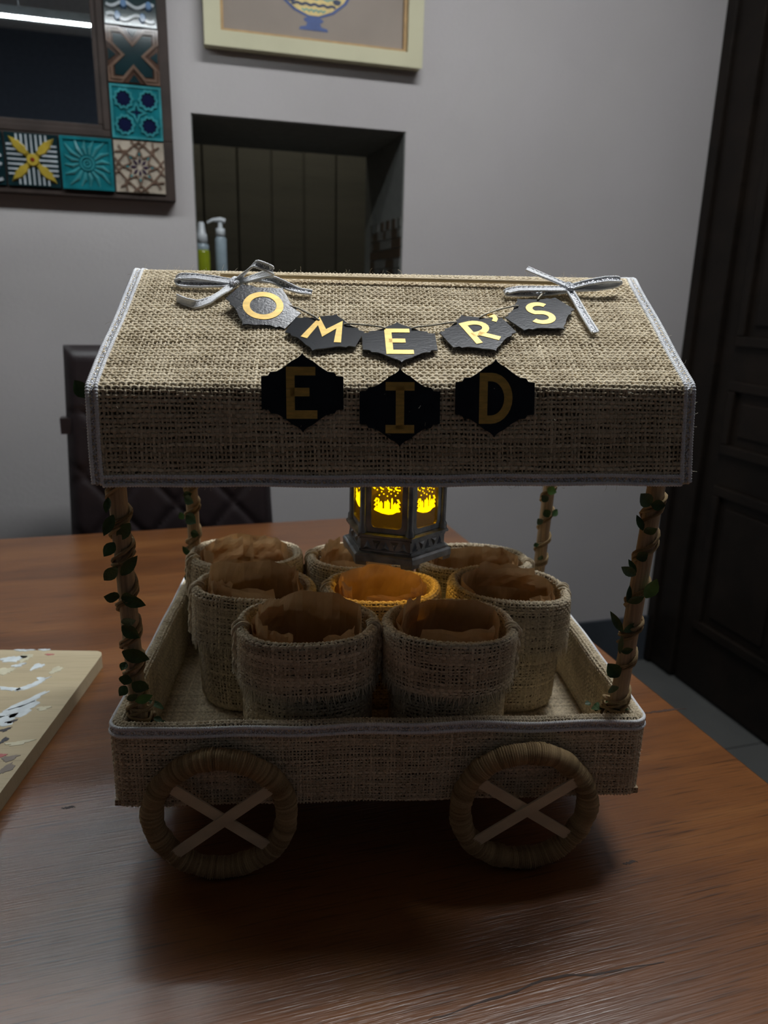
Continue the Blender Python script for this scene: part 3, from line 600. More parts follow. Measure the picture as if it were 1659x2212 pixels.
MB().lathe([(0, 0.148), (0.0125, 0.148), (0.0125, 0.168), (0.006, 0.170), (0.005, 0.184), (0, 0.184)], k=k).build('collar', M['plastic'], pb, smooth=True)
h = MB(); h.tube([(0.013, 0, 0.187), (0.0, 0, 0.190), (-0.02, 0, 0.189), (-0.034, 0, 0.181)], [0.007, 0.0075, 0.0045, 0.003], 10); h.build('pump_head', M['plastic'], pb, smooth=True)

# ------------------------------------------------------------------ pendant lamp over the table (out of frame; seen in the mirror)
LX0, LX1, LY, LZ = -1.05, 0.12, 1.50, 1.218+TZ
pl = empty('pendant_lamp', ((LX0+LX1)/2, LY, LZ), label='long linear pendant lamp hanging over the table, reflected in the mirror', cat='lamp'); lo = ((LX0+LX1)/2, LY, LZ)
wbox(MB(), LX0, LX1, LY-0.009, LY+0.009, LZ+0.006, LZ+0.03).build('housing', M['alu'], pl, off=lo)
wbox(MB(), LX0+.002, LX1-.002, LY-0.0075, LY+0.0075, LZ+0.003, LZ+0.0065).build('diffuser', M['diffuser'], pl, off=lo)
for x in (LX0+0.03, -0.33, LX1-0.03): MB().tube([(x, LY, LZ+0.03), (x, LY, 2.75)], 0.0015, 6).build('cord', M['plastic'], pl, off=lo)

# ------------------------------------------------------------------ painted wooden board on the table
bo = np.array([-0.44, 0.78, 0.0])
c1 = on_z((226, 1404), 0.02); ey_ = nrm(on_z((0, 1710), 0.02)-c1); ey_[2] = 0; ex_ = np.array([ey_[1], -ey_[0], 0])   # ey_ runs towards the viewer, ex_ to the left
bd = empty('paint_board', c2w((c1[0], c1[1], 0)), ROT, label='paint-stained wooden board lying on the table at the left', cat='board')
def bp(a, b, z=0.0): return (ex_*a+ey_*b)+np.array([0, 0, z])
if (bp(1, 0))[0] > 0: ex_ = -ex_
BL, BWd = 0.42, 0.38
outl = [(0.010, 0), (BWd, 0), (BWd, BL), (0.0, BL), (0.0, 0.012), (0.003, 0.004)]
m_ = MB(); pts = [bp(a, b)[:2] for a, b in outl]
m_.prism(pts, 0.0005, 0.0185, ex=(1, 0, 0), ey=(0, 1, 0), n=(0, 0, 1)); slab = m_.build('slab', M['board'], bd, bevel=0.0015)
def smear(px, rx, ry, ang, mat, seed):
    c = on_z(px, 0.0185)-np.array([c1[0], c1[1], 0]); g = np.random.default_rng(seed); a = math.radians(ang); P = []
    for i in range(26):
        t = i/26*2*math.pi; r = 1+0.22*math.sin(3*t+g.uniform(0, .5))+0.30*g.normal(0, .5); x, y = rx*r*math.cos(t), ry*r*math.sin(t); P.append((c[0]+x*math.cos(a)-y*math.sin(a), c[1]+x*math.sin(a)+y*math.cos(a)))
    MB().prism(P, 0.0184, 0.0190, n=(0, 0, 1), shrink=0.04).build('paint_smear', M[mat], bd)
for i, s in enumerate([((25, 1424), .016, .008, 10, 'paint_white'), ((40, 1437), .008, .004, 30, 'paint_white'), ((52, 1405), .012, .003, 0, 'paint_white'), ((97, 1404), .008, .0025, 0, 'paint_white'), ((107, 1414), .0055, .002, 0, 'paint_red'),
        ((80, 1440), .006, .010, -20, 'paint_white'), ((88, 1466), .005, .004, 0, 'paint_white'), ((68, 1480), .020, .005, 48, 'paint_white'), ((20, 1488), .016, .004, -15, 'paint_white'), ((60, 1515), .024, .006, 55, 'paint_white'), ((40, 1535), .022, .012, 40, 'paint_white'), ((10, 1556), .012, .012, 30, 'paint_white'),
        ((23, 1560), .006, .003, 30, 'paint_black'), ((10, 1577), .006, .003, 30, 'paint_black'), ((8, 1600), .003, .007, -20, 'paint_black'), ((22, 1638), .008, .005, 20, 'paint_grey'), ((5, 1632), .004, .003, 0, 'paint_red'), ((12, 1662), .005, .010, -30, 'paint_grey'), ((95, 1530), .008, .004, 10, 'paint_cream'), ((55, 1420), .007, .012, 0, 'paint_cream'), ((120, 1448), .006, .010, -20, 'paint_cream'), ((12, 1449), .010, .009, 0, 'paint_cream'), ((40, 1605), .014, .004, 15, 'paint_cream')]):
    smear(s[0], s[1], s[2], s[3], s[4], 100+i)

# ================================================================== THE CART (cart axes, relative to the table top; origin below the camera)
CO = np.array([0.045, 0.715, 0.0])
cart = empty('toy_cart', c2w(CO), ROT, label='burlap-covered toy cart with a peaked canopy on four posts and four wheels', cat='cart')
# ---- roof
L_ = [on_y((205, 1049), 0.545), on_y((190, 836), 0.556), on_y((283, 611), 0.680), on_y((292, 586), 0.706)]
R_ = [on_y((1487, 1045), 0.545), on_y((1497, 836), 0.556), on_y((1378, 625), 0.680), on_y((1368, 606), 0.706)]
for P in (L_, R_):
    for k in (3, 2, 1, 0): q = P[k].copy(); q[1] = 2*0.715-q[1]; P.append(q)
    P[0][0] += 0
fL, TL = polyline_fn(L_); fR, TR = polyline_fn(R_); fM, TM = polyline_fn((np.array(L_)+np.array(R_))/2)
wv = wob(11, (14, 33, 61))
def roof_fn(s, t, LR=0.4535):
    s = np.asarray(s, float); t = np.asarray(t, float)
    u = (s/LR)[..., None]; a = smooth_fn(fL, 0.0035)(t*TL/TM); b = smooth_fn(fR, 0.0035)(t*TR/TM); return a*(1-u)+b*u
LR = 0.4535
dM = np.linalg.norm(np.diff((np.array(L_)+np.array(R_))/2, axis=0), axis=1); TC = np.cumsum(dM)      # fold, break, ridge ...
TRIDGE = TC[2]+0.5*dM[3]
rf = MB(); S = np.linspace(0, LR, 40); T = np.unique(np.concatenate([np.linspace(0, TM, 90)]+[np.linspace(c-0.005, c+0.005, 7) for c in TC[:-1]]))
A_ = sheet(rf, roof_fn, S, T, -0.0003, 1)
SS, TT = np.meshgrid(S, T, indexing='ij'); N_, _, _ = normals(roof_fn, SS, TT); B_ = roof_fn(SS, TT)-N_*0.0042
rf.grid(B_[::-1], 2)
for a, b in ((A_[0], B_[0]), (B_[-1], A_[-1]), (B_[:, 0], A_[:, 0]), (A_[:, -1], B_[:, -1])): rf.grid(np.stack([a, b], 0), 1)
weave(rf, roof_fn, LR, TRIDGE+0.02, 0.0031, 0.0035, seed=3, mat=0)
roof = rf.build('roof', [M['jute'], M['jute_back'], M['sheet']], cart, smooth=True, off=CO)

# ---- tray
X0, X1, Y0, Y1, RC = -0.1832, 0.2775, 0.5552, 0.905, 0.013
def peri():
    P = []
    P.append((X0, Y1, -1, 0)); P.append((X0, Y0+RC, -1, 0))
    for i in range(1, 9): a = math.pi+i/9*math.pi/2; P.append((X0+RC+RC*math.cos(a), Y0+RC+RC*math.sin(a), math.cos(a), math.sin(a)))
    P.append((X0+RC, Y0, 0, -1)); P.append((X1-RC, Y0, 0, -1))
    for i in range(1, 9): a = 1.5*math.pi+i/9*math.pi/2; P.append((X1-RC+RC*math.cos(a), Y0+RC+RC*math.sin(a), math.cos(a), math.sin(a)))
    P.append((X1, Y0+RC, 1, 0)); P.append((X1, Y1, 1, 0)); return np.array(P)
PP = peri(); pl_ = np.concatenate([[0], np.cumsum(np.linalg.norm(np.diff(PP[:, :2], axis=0), axis=1))]); PERI = pl_[-1]
TP, TT_ = polyline_fn([(0, 0.0645), (0, 0.138), (-0.0025, 0.1408), (-0.0075, 0.1408), (-0.010, 0.138), (-0.010, 0.072)]); TPs = smooth_fn(TP, 0.0012)
def tray_fn(s, t):
    s = np.asarray(s, float); q = TPs(np.asarray(t, float)); c = [np.interp(s, pl_, PP[:, k]) for k in range(4)]
    ex = np.clip(-s, 0, 1)+np.clip(s-PERI, 0, 1)
    n = np.sqrt(c[2]**2+c[3]**2)+1e-9; wz = 0.0006*np.sin(s*60)
    return np.stack([c[0]+c[2]/n*q[..., 0], c[1]+c[3]/n*q[..., 0]+ex, q[..., 1]+wz], -1)
tw = MB(); S = np.unique(np.concatenate([np.linspace(0, PERI, 60), pl_])); T = np.linspace(0, TT_, 40)
sheet(tw, tray_fn, S, T, -0.0003, 1)
weave(tw, tray_fn, PERI, TT_, 0.0030, 0.0027, seed=5)
wbx = lambda mb, x0, x1, y0, y1, z0, z1, mat=0: mb.box(((x0+x1)/2, (y0+y1)/2, (z0+z1)/2), (x1-x0, y1-y0, z1-z0), mat=mat)
tray = tw.build('tray_wall', [M['jute'], M['jute_back']], cart, smooth=True, off=CO)
wbx(MB(), X0+.010, X1-.010, Y1-.010, Y1, 0.0645, 0.1408).build('tray_back', M['sheet'], cart, off=CO, bevel=0.002)
ff = MB(); wbx(ff, X0+.0005, X1-.0005, Y0+.0008, Y1-.0005, 0.0650, 0.0705, 0); ff.build('tray_floor', M['sheet'], cart, off=CO)
fl_fn = lambda s, t: np.stack([X0+.0105+s, Y0+.0105+t, 0.0706+0*s], -1)
fw = MB(); weave(fw, fl_fn, X1-X0-.021, Y1-Y0-.021, 0.0034, 0.0036, seed=9, fine=False); fw.build('floor_burlap', M['jute'], cart, smooth=True, off=CO)

# ---- silver braid trim: two white cords with a silver braid between them
def trim(mb, fn, path, half, lift=0.0012, bead=0.0021):
    """path: list of (s,t) surface parameters; half: half width"""
    pf, L = polyline_fn(np.array(path)); n = max(4, int(L/(bead/4))); l = np.linspace(0, L, n); st_ = pf(l)
    e = 0.001; d = pf(l+e)-pf(l-e); d /= np.linalg.norm(d, axis=1, keepdims=True)+1e-12; q = np.stack([-d[:, 1], d[:, 0]], -1)
    wav = 0.0003*np.sin(l*70)+0.0004*np.sin(l*23); st_ = st_+q*wav[:, None]
    rows = []
    for o in np.linspace(-1, 1, 7):
        s, t = (st_+q*half*0.85*o).T; N, _, _ = normals(fn, s, t); zig = 0.00035*np.sin(2*np.pi*(l/bead*0.5+o*0.8))
        rows.append(fn(s, t)+N*(lift*0.75+0.0008*(1-o*o)+zig)[:, None])
    mb.grid(np.stack(rows, 1)[:, ::-1], 1)
    for o in (-1, 1):
        s, t = (st_+q*half*o*0.9).T; N, _, _ = normals(fn, s, t); P = fn(s, t)+N*lift
        mb.tube(P, 0.0013+0.0006*np.abs(np.sin(np.pi*l/bead)), 6, 0)
tr = MB(); h_ = 0.0034
trim(tr, roof_fn, [(0.006, 0.0032), (LR-0.006, 0.0032)], h_)
trim(tr, roof_fn, [(0.0028, 0.001), (0.0028, TRIDGE+0.01)], h_); trim(tr, roof_fn, [(LR-0.0028, 0.001), (LR-0.0028, TRIDGE+0.01)], h_)
tr.build('roof_trim', [M['white_cord'], M['silver']], cart, smooth=True, off=CO)
tr = MB(); trim(tr, tray_fn, [(0.0, 0.0715), (PERI, 0.0715)], 0.0034); tr.build('tray_trim', [M['white_cord'], M['silver']], cart, smooth=True, off=CO)

# ---- wheels
def wheel_rim(cx, cy, cz, R, Rz, r0, seed):
    g = np.random.default_rng(seed); n = 190; U = n*4; u = np.linspace(0, 2*np.pi, U, endpoint=False); v = np.linspace(0, 2*np.pi, 16, endpoint=False)
    UU, VV = np.meshgrid(u, v, indexing='ij'); wrap = UU*n/2/np.pi*np.pi+0.35*np.sin(VV)+0.8*np.sin(UU*7+seed); amp = 0.14+0.05*np.sin(UU*13+seed)
    idx = (wrap/np.pi).astype(int) % n; th = g.uniform(-0.04, 0.06, n)[idx]; r = r0*(0.94+amp*np.abs(np.sin(wrap))+th+0.05*np.sin(UU*5+VV+seed))
    P = np.stack([cx+(R+r*np.cos(VV))*np.cos(UU), cy+r*np.sin(VV), cz+(Rz+r*np.cos(VV))*np.sin(UU)], -1); P[..., 2] = np.maximum(P[..., 2], 0.0004)
    mb = MB(); mb.grid(P, 0, close_u=True, close_v=True, tone=np.clip(g.uniform(0.15, 0.85, n)[idx], 0, 1).ravel()); return mb
def strip(mb, a, b, w, th, n=(0, -1, 0), mat=0):
    a, b, n = map(lambda q: np.asarray(q, float), (a, b, n)); d = nrm(b-a); q = np.cross(n, d); L = np.linalg.norm(b-a)
    mb.prism([(0, -w/2), (L, -w/2), (L, w/2), (0, w/2)], 0, th, O=a, ex=d, ey=q, n=n, mat=mat)
for i, (cx_, s1, s2) in enumerate(((-0.0924, ((362, 1696), (604, 1842)), ((362, 1852), (584, 1700))), (0.1700, ((1032, 1686), (1237, 1808)), ((1015, 1820), (1245, 1682))))):
    for j, yc_ in enumerate((0.5438, 0.9165)):
        wh = wheel_rim(cx_, yc_, 0.0632, 0.0566, 0.0539, 0.0088, 5+i*3+j).build('wheel', M['twine'], cart, smooth=True, off=CO, label='twine-wrapped wheel ring')
        ys = yc_+(-0.0035 if j == 0 else 0.0035)
        for k, (a, b) in enumerate((s1, s2)):
            A3, B3 = on_y(a, 0.5403), on_y(b, 0.5403); sgn = -1 if j == 0 else 1; A3[1] = B3[1] = ys+sgn*0.0019*k
            sb_ = MB(); strip(sb_, A3, B3, 0.0098, 0.0018, n=(0, sgn, 0)); sb_.build('spoke', M['stick'], wh, off=CO, bevel=0.0003)

# ---- posts with twine and leaves
def leaf_mesh(mb, base, tip, w, side=(0, -1, 0), curl=0.15, mat=0):
    base, tip = np.asarray(base, float), np.asarray(tip, float); d = tip-base; L = np.linalg.norm(d); d /= L; n = nrm(np.asarray(side)-d*np.dot(side, d)); q = np.cross(d, n)
    ts = np.array([0, .12, .3, .5, .7, .86, 1.0]); ws = np.array([.12, .55, .92, 1.0, .78, .42, 0.02])*w/2; P = []
    for t, ww in zip(ts, ws):
        c = base+d*L*t+n*(-curl*L*(t**2))
        P.append([c-q*ww+n*0.22*ww, c-q*ww*0.5+n*0.06*ww, c-n*0.10*ww, c+q*ww*0.5+n*0.06*ww, c+q*ww+n*0.22*ww])
    mb.grid(np.array(P), mat); return mb
def helix(P0, P1, r, turns, ph, k=14, wb=0.0006, seed=0):
    g = np.random.default_rng(seed); n = int(turns*k); t = np.linspace(0, 1, n); ax = P1-P0; d = nrm(ax); a = nrm(np.cross(d, (0, 1, 0))); b = np.cross(d, a)
    tt = t+0.012*np.sin(t*17+seed)+0.006*np.sin(t*41+2*seed); an = 2*np.pi*turns*t+ph
    return P0+ax*tt[:, None]+((r+wb*np.sin(t*60+seed))*np.cos(an))[:, None]*a+((r+wb*np.sin(t*60+seed))*np.sin(an))[:, None]*b
def Z(px, y): p = on_y(px, y); return p
posts = [  # name, bottom (x,y), top (x,y), turns, leaves in photo pixels (base, tip, width m)
 ((-0.1628, 0.581), (-0.1690, 0.581), 0.4300, 10.5, 7, [((234, 1075), (230, 1110), .007), ((245, 1112), (224, 1158), .010), ((281, 1130), (252, 1170), .012), ((247, 1172), (224, 1203), .011), ((262, 1243), (297, 1200), .011), ((253, 1225), (223, 1256), .012), ((258, 1290), (223, 1287), .012), ((262, 1290), (292, 1290), .010), ((262, 1290), (315, 1310), .013), ((262, 1345), (296, 1338), .009), ((263, 1352), (302, 1378), .014), ((264, 1407), (323, 1427), .016), ((271, 1430), (262, 1450), .008), ((275, 1458), (268, 1480), .013), ((285, 1475), (322, 1490), .015), ((273, 1482), (257, 1504), .010), ((275, 1512), (298, 1500), .008), ((292, 1515), (330, 1503), .010)]),
 ((0.2558, 0.581), (0.2738, 0.581), 0.4330, 9.5, 3, [((1405, 1092), (1381, 1064), .014), ((1406, 1090), (1438, 1092), .011), ((1389, 1146), (1376, 1112), .007), ((1391, 1150), (1420, 1140), .010), ((1375, 1207), (1400, 1195), .012), ((1374, 1238), (1358, 1208), .006), ((1373, 1243), (1339, 1222), .010), ((1395, 1292), (1419, 1250), .015), ((1356, 1302), (1362, 1264), .006), ((1357, 1302), (1392, 1286), .010), ((1345, 1366), (1318, 1320), .008), ((1346, 1364), (1378, 1348), .009), ((1339, 1412), (1341, 1368), .006), ((1342, 1408), (1368, 1402), .008), ((1337, 1462), (1313, 1434), .016), ((1326, 1495), (1320, 1478), .012)]),
 ((-0.1625, 0.868), (-0.1655, 0.868), 0.4250, 11, 1, [((398, 1075), (420, 1086), .014), ((396, 1070), (415, 1066), .010), ((396, 1122), (388, 1106), .009), ((402, 1112), (425, 1130), .018), ((412, 1150), (430, 1156), .012), ((411, 1200), (393, 1180), .009), ((405, 1258), (411, 1232), .012)]),
 ((0.2600, 0.868), (0.2735, 0.868), 0.4280, 11, 2, [((1182, 1056), (1203, 1064), .013), ((1183, 1083), (1170, 1070), .011), ((1193, 1115), (1205, 1100), .010), ((1170, 1132), (1160, 1119), .010), ((1177, 1101), (1186, 1118), .012), ((1160, 1182), (1156, 1172), .008), ((1164, 1210), (1171, 1198), .008)])]
for (b0, t0, zt, turns, seed, lv) in posts:
    P0 = np.array([b0[0], b0[1], 0.0705]); P1 = np.array([t0[0], t0[1], zt])
    r0 = 0.0073; post = MB().tube([P0+(P1-P0)*t for t in np.linspace(0, 1, 6)], r0, 18, caps=True).build('post', M['dowel'], cart, smooth=False, off=CO)
    for p_ in post.data.polygons: p_.use_smooth = len(p_.vertices) == 4
    t_ = MB(); A3, B3 = P0+(P1-P0)*0.03, P0+(P1-P0)*0.985
    for q in range(3):
        path = helix(A3+np.array([0, 0, q*0.0026]), B3+np.array([0, 0, q*0.0026 if q < 2 else -0.002]), r0+0.0014, turns, 0.5+seed+(0.12*q), 16, 0.0005, seed*5+q)
        l = np.arange(len(path)); t_.tube(path, 0.00140+0.00035*np.sin(l*1.9), 5, tone=np.clip(0.5+0.4*np.sin(l*0.37+q*2), 0, 1))
    g = np.random.default_rng(seed)
    for q in range(2):                                            # knots of twine where the vine is tied at the foot
        th_ = np.linspace(0, 4*np.pi, 40); t_.tube(np.stack([P0[0]+(r0+0.003+0.002*np.sin(th_*1.7+q))*np.cos(th_), P0[1]+(r0+0.002)*np.sin(th_), 0.132+0.006*np.sin(th_*0.6+q*2)+0.001*th_], -1), 0.0014, 6)
    t_.build('twine_wrap', M['twine'], post, smooth=True, off=CO)
    for i, (a, b, w_) in enumerate(lv):
        yy = b0[1]-r0-0.0035; A3, B3 = Z(a, yy), Z(b, yy-0.002+0.006*((i % 3)-1)); bright = (seed == 7 and i == 17) or (seed == 3 and i == 7) or (seed == 1 and i == 2) or (seed == 2 and i == 0)
        leaf_mesh(MB(), A3, B3, w_*0.86, curl=0.08*((i % 3)-1)).build('leaf', M['leaf2'] if bright else M['leaf'], post, smooth=True, off=CO)
# a leaf of the front left vine poking out beyond the canopy edge, and leaf bits at the post feet
A3, B3 = Z((190, 858), 0.585), Z((158, 822), 0.585)
lp = [o for o in cart.children if o.name.startswith('post')][0]
leaf_mesh(MB(), A3, B3, 0.012).build('leaf', M['leaf'], lp, smooth=True, off=CO)
MB().tube([A3, A3+(0.004, 0.004, -0.004), (-0.176, 0.592, 0.398), (-0.1685, 0.588, 0.385)], 0.0008, 6).build('vine_end', M['twine'], lp, smooth=True, off=CO)
for pi_, cx_ in ((0, -0.150), (1, 0.240)):
    g = np.random.default_rng(40+pi_); pst = [o for o in cart.children if o.name.startswith('post')][pi_]
    for k in range(9):
        a = np.array([cx_+g.uniform(-.014, .014), 0.574+g.uniform(0, .014), 0.134+g.uniform(-.006, .008)]); d = np.array([g.uniform(-.016, .016), g.uniform(-.006, .010), g.uniform(-.003, .008)])
        leaf_mesh(MB(), a, a+d, 0.006, side=(0, -0.3, 1), curl=0.1).build('leaf', M['leaf'], pst, smooth=True, off=CO)

# ---- skewer, tags, bows
P0s, Nf = (L_[0]+R_[0])/2, None
def plane(A, B, C): n = nrm(np.cross(B-A, C-A)); n = n if np.dot(n, EYEP-A) > 0 else -n; return A, n
FLAP = plane(L_[0], R_[0], (L_[1]+R_[1])/2); SLOPE = plane(L_[1], R_[1], (L_[2]+R_[2])/2); TOPP = plane(L_[2], R_[2], (L_[3]+R_[3])/2)
def frame_of(pl): n = pl[1]; ex = nrm(np.array([1.0, 0, 0.009])-n*np.dot((1, 0, 0.009), n)); return ex, np.cross(n, ex), n
a, b = on_pl((478, 606), *SLOPE), on_pl((1232, 623), *SLOPE)
up = np.array([0, -0.003, 0.0045]); MB().tube([a+up, (a+b)/2+up, b+up], 0.0019, 10).build('skewer', M['skewer'], cart, smooth=True, off=CO)
Q = [(0, 1.03), (.04, .96), (.12, .89), (.25, .82), (.42, .68), (.55, .59), (.62, .55), (.78, .53), (.83, .44), (1, .42)]
TAG = Q+[(x, -z) for x, z in Q[::-1]]+[(-x, -z) for x, z in Q[1:]]+[(-x, z) for x, z in Q[::-1][:-1]]
def letter(ch):
    L = {'E': [[(.3, .5), (-.28, .5), (-.28, -.5), (.34, -.5)], [(-.28, .02), (.16, .02)]],
         'I': [[(-.34, .5), (.34, .5)], [(0, .5), (0, -.5)], [(-.34, -.5), (.34, -.5)]],
         'D': [[(-.28, .5), (-.28, -.5)]+arc(-.10, 0, .42, .5, -90, 90, 14)+[(-.28, .5)]],
         'O': [arc(0, 0, .42, .42, 0, 360, 28)],
         'M': [[(-.46, -.42), (-.28, .45), (0, -.08), (.30, .42), (.44, -.42)]],
         'R': [[(-.22, -.5), (-.22, .46)]+arc(-.05, .2, .36, .27, 85, -90, 10)+[(-.22, -.07)], [(-.02, -.05), (.40, -.48)]],
         'S': [arc(.02, .23, .27, .24, 38, 250, 14)[:-1]+arc(-.01, -.22, .29, .25, 80, -150, 14)]}[ch]
    if ch == 'O': L = [L[0][:-1]+[L[0][0]]]
    return L
def name_tag(ch, px, pl, rot, half, lift, lh, parent, off, tilt=0.0, side=0.0, lw=0.0058, apos=False, lrot=None, tagname='letter_tag', lab=None):
    ex, ey, n = frame_of(pl); O = on_pl(px, *pl); n0 = n
    a = math.radians(rot); ex2, ey2 = ex*math.cos(a)+ey*math.sin(a), -ex*math.sin(a)+ey*math.cos(a)
    if tilt: t = math.radians(tilt); ey2, n = ey2*math.cos(t)+n*math.sin(t), n*math.cos(t)-ey2*math.sin(t)
    if side: t = math.radians(side); ex2, n = nrm(ex2*math.cos(t)-n*math.sin(t)), None; n = nrm(np.cross(ex2, ey2))
    O = O+n0*lift; mb = MB(); P = [(x*half, z*half*0.94) for x, z in TAG]; mb.prism(P, 0, 0.0009, O=O, ex=ex2, ey=ey2, n=n)
    t_ = mb.build(tagname, M['card'], parent, off=off, label=lab)
    if lrot is not None:
        a = math.radians(lrot); ex2b, ey2b = nrm(ex*math.cos(a)+ey*math.sin(a)), None; ex2b = nrm(ex2b-n*np.dot(ex2b, n)); ey2b = np.cross(n, ex2b)
    else: ex2b, ey2b = ex2, ey2
    mb = MB(); stroke_mesh(mb, [[(x*lh, z*lh) for x, z in L] for L in letter(ch)], lw, O, ex2b, ey2b, n, 0.0009, 0.0013)
    mb.build('letter', M['gold'], t_, off=off)
    if apos:
        mb = MB(); stroke_mesh(mb, [[(x*lh, z*lh) for x, z in [(.74, .66), (.79, .56), (.76, .42), (.66, .32)]]], lw*0.7, O, ex2b, ey2b, n, 0.0009, 0.0013); mb.prism([(x*lh, z*lh) for x, z in arc(.73, .62, .10, .10, 0, 330, 11)], 0.0009, 0.00135, O=O, ex=ex2b, ey=ey2b, n=n); mb.build('apostrophe', M['gold'], t_, off=off)
for chh, px in (('E', (654, 849)), ('I', (863, 881)), ('D', (1067, 861))):
    name_tag(chh, px, FLAP, 0, 0.0300, 0.0028, 0.0315, cart, CO, lw=0.0062, lab='black card tag with a dull gold letter %s' % chh)
ban = on_pl((860, 680), *SLOPE)
bn = empty('letter_banner', c2w(ban), ROT, label='string banner of five black letter tags with bright gold letters on the cart roof', cat='banner')
for chh, px, r_1, lr, ap in (('O', (570, 679), -33, -8, 0), ('M', (702, 729), -20, -14, 0), ('E', (862, 750), 0, 0, 0), ('R', (1031, 730), 22, 20, 1), ('S', (1164, 689), 33, 4, 0)):
    name_tag(chh, px, SLOPE, r_1, 0.0292, 0.0072 if chh == 'O' else 0.0045, 0.030 if chh != 'O' else 0.0325, bn, ban, tilt=(6.0 if chh == 'O' else -1.0), side=(8.0 if chh == 'O' else 0.0), lw=0.0056, apos=bool(ap), lrot=lr)
ns_ = SLOPE[1]
for L in ([(519, 612), (532, 630), (551, 638), (570, 654)], [(612, 670), (650, 684), (690, 705)], [(743, 714), (790, 718), (832, 723)], [(888, 723), (930, 719), (985, 710)], [(1034, 699), (1075, 684), (1117, 674)], [(1159, 660), (1172, 646), (1188, 634)]):
    P = [on_pl(p, *SLOPE)+ns_*0.0068 for p in L]; P = np.array(P); f3, L3 = polyline_fn(P); P = f3(np.linspace(0, L3, 10)); P[0] -= ns_*0.001; P[-1] -= ns_*0.001; MB().tube(P, 0.0008, 6).build('string', M['string'], bn, smooth=True, off=ban)
def ribbon(mb, P, wdir, half):
    """braided ribbon through 3-D points; wdir: width direction per point"""
    P = np.array(P, float); f3, L3 = polyline_fn(P); k = max(12, int(L3/0.0011)); l = np.linspace(0, L3, k); Q = f3(l)
    for _ in range(6): Q[1:-1] = (Q[:-2]+Q[1:-1]*2+Q[2:])/4
    Wd = np.array(wdir, float); Wd = np.array([np.interp(l, np.linspace(0, L3, len(Wd)), Wd[:, i]) for i in range(3)]).T
    T = np.gradient(Q, axis=0); T /= np.linalg.norm(T, axis=1, keepdims=True); Wd = Wd-T*(Wd*T).sum(1, keepdims=True); Wd /= np.linalg.norm(Wd, axis=1, keepdims=True); N = np.cross(T, Wd)
    rows = [Q+Wd*half*o+N*(0.0004*np.sin(2*np.pi*(l/0.0042+o)))[:, None] for o in np.linspace(-.8, .8, 5)]
    mb.grid(np.stack(rows, 1), 1); mb.grid(np.stack([r-N*0.0005 for r in rows], 1)[:, ::-1], 0)
    for o in (-1, 1): mb.tube(Q+Wd*half*o, 0.0008+0.0004*np.abs(np.sin(np.pi*l/0.0020)), 6, 0)
def bow(c, strands, lab):
    mb = MB(); ex, ey, n = frame_of(SLOPE); C0 = on_pl(c, SLOPE[0]+n*0.007, n)
    for pts, wd in strands:
        P = []
        for (x, y, h) in pts: P.append(on_pl((x, y), SLOPE[0]+n*h, n))
        ribbon(mb, P, [ex*a+ey*b+n*c_ for a, b, c_ in wd], 0.0027)
    th = np.linspace(0, 2*np.pi, 12)
    mb.tube([C0+ex*0.004*math.cos(t)*0.6+ey*0.0045*math.sin(t)+n*0.001 for t in th], 0.0022, 8, 1)
    mb.build('ribbon_bow', [M['white_cord'], M['silver']], cart, smooth=True, off=CO, label=lab)
bow((508, 610), [([(508, 610, .007), (465, 603, .009), (420, 597, .010), (386, 597, .009), (383, 603, .007), (388, 612, .006), (430, 614, .006), (475, 614, .006), (508, 612, .007)], [(0, 1, .2), (0, 1, .3), (0, 1, .2), (0, 1, .5), (0, 1, .5), (0, 1, .2), (0, 1, .2)]),
                 ([(510, 607, .007), (528, 590, .013), (548, 572, .022), (552, 569, .024), (575, 577, .022), (592, 585, .018), (590, 588, .016), (560, 596, .011), (530, 606, .008), (510, 611, .006)], [(1, 1, 0), (.8, .8, .3), (.6, .5, .6), (0, .6, .8), (0, .9, .5), (0, 1, .2), (0, 1, .2)]),
                 ([(506, 614, .006), (480, 632, .006), (450, 650, .005), (425, 658, .005), (400, 652, .005), (382, 644, .005)], [(.6, 1, 0), (.6, 1, 0), (.3, 1, 0), (0, 1, .3), (-.2, .5, 1), (0, .3, 1)]),
                 ([(512, 607, .007), (560, 602, .009), (590, 604, .009), (620, 618, .007), (645, 628, .006), (674, 632, .005)], [(0, 1, 0), (0, 1, 0), (0, .8, .6), (.1, .6, .8), (.3, 1, .2), (.2, 1, 0)])],
    'white and silver ribbon bow at the left end of the skewer')
bow((1230, 622), [([(1230, 620, .007), (1200, 606, .011), (1170, 594, .014), (1138, 580, .016)], [(.4, 1, 0), (.3, 1, 0), (.3, 1, .1)]),
                  ([(1228, 624, .007), (1180, 624, .009), (1120, 624, .008), (1092, 630, .006), (1090, 634, .005), (1120, 634, .005), (1180, 632, .005), (1228, 627, .006)], [(0, 1, .1), (0, 1, .1), (0, 1, .2), (0, 1, .3), (0, 1, .1)]),
                  ([(1232, 620, .007), (1270, 610, .011), (1310, 603, .014), (1340, 603, .013), (1341, 608, .011), (1325, 616, .009), (1280, 622, .008), (1232, 624, .006)], [(0, 1, .1), (0, 1, .2), (0, 1, .3), (0, 1, .4), (0, 1, .2)]),
                  ([(1230, 626, .007), (1245, 650, .006), (1262, 680, .005), (1286, 718, .005)], [(1, .3, 0), (1, .4, 0), (1, .4, 0)])],
    'white and silver ribbon bow at the right end of the skewer')

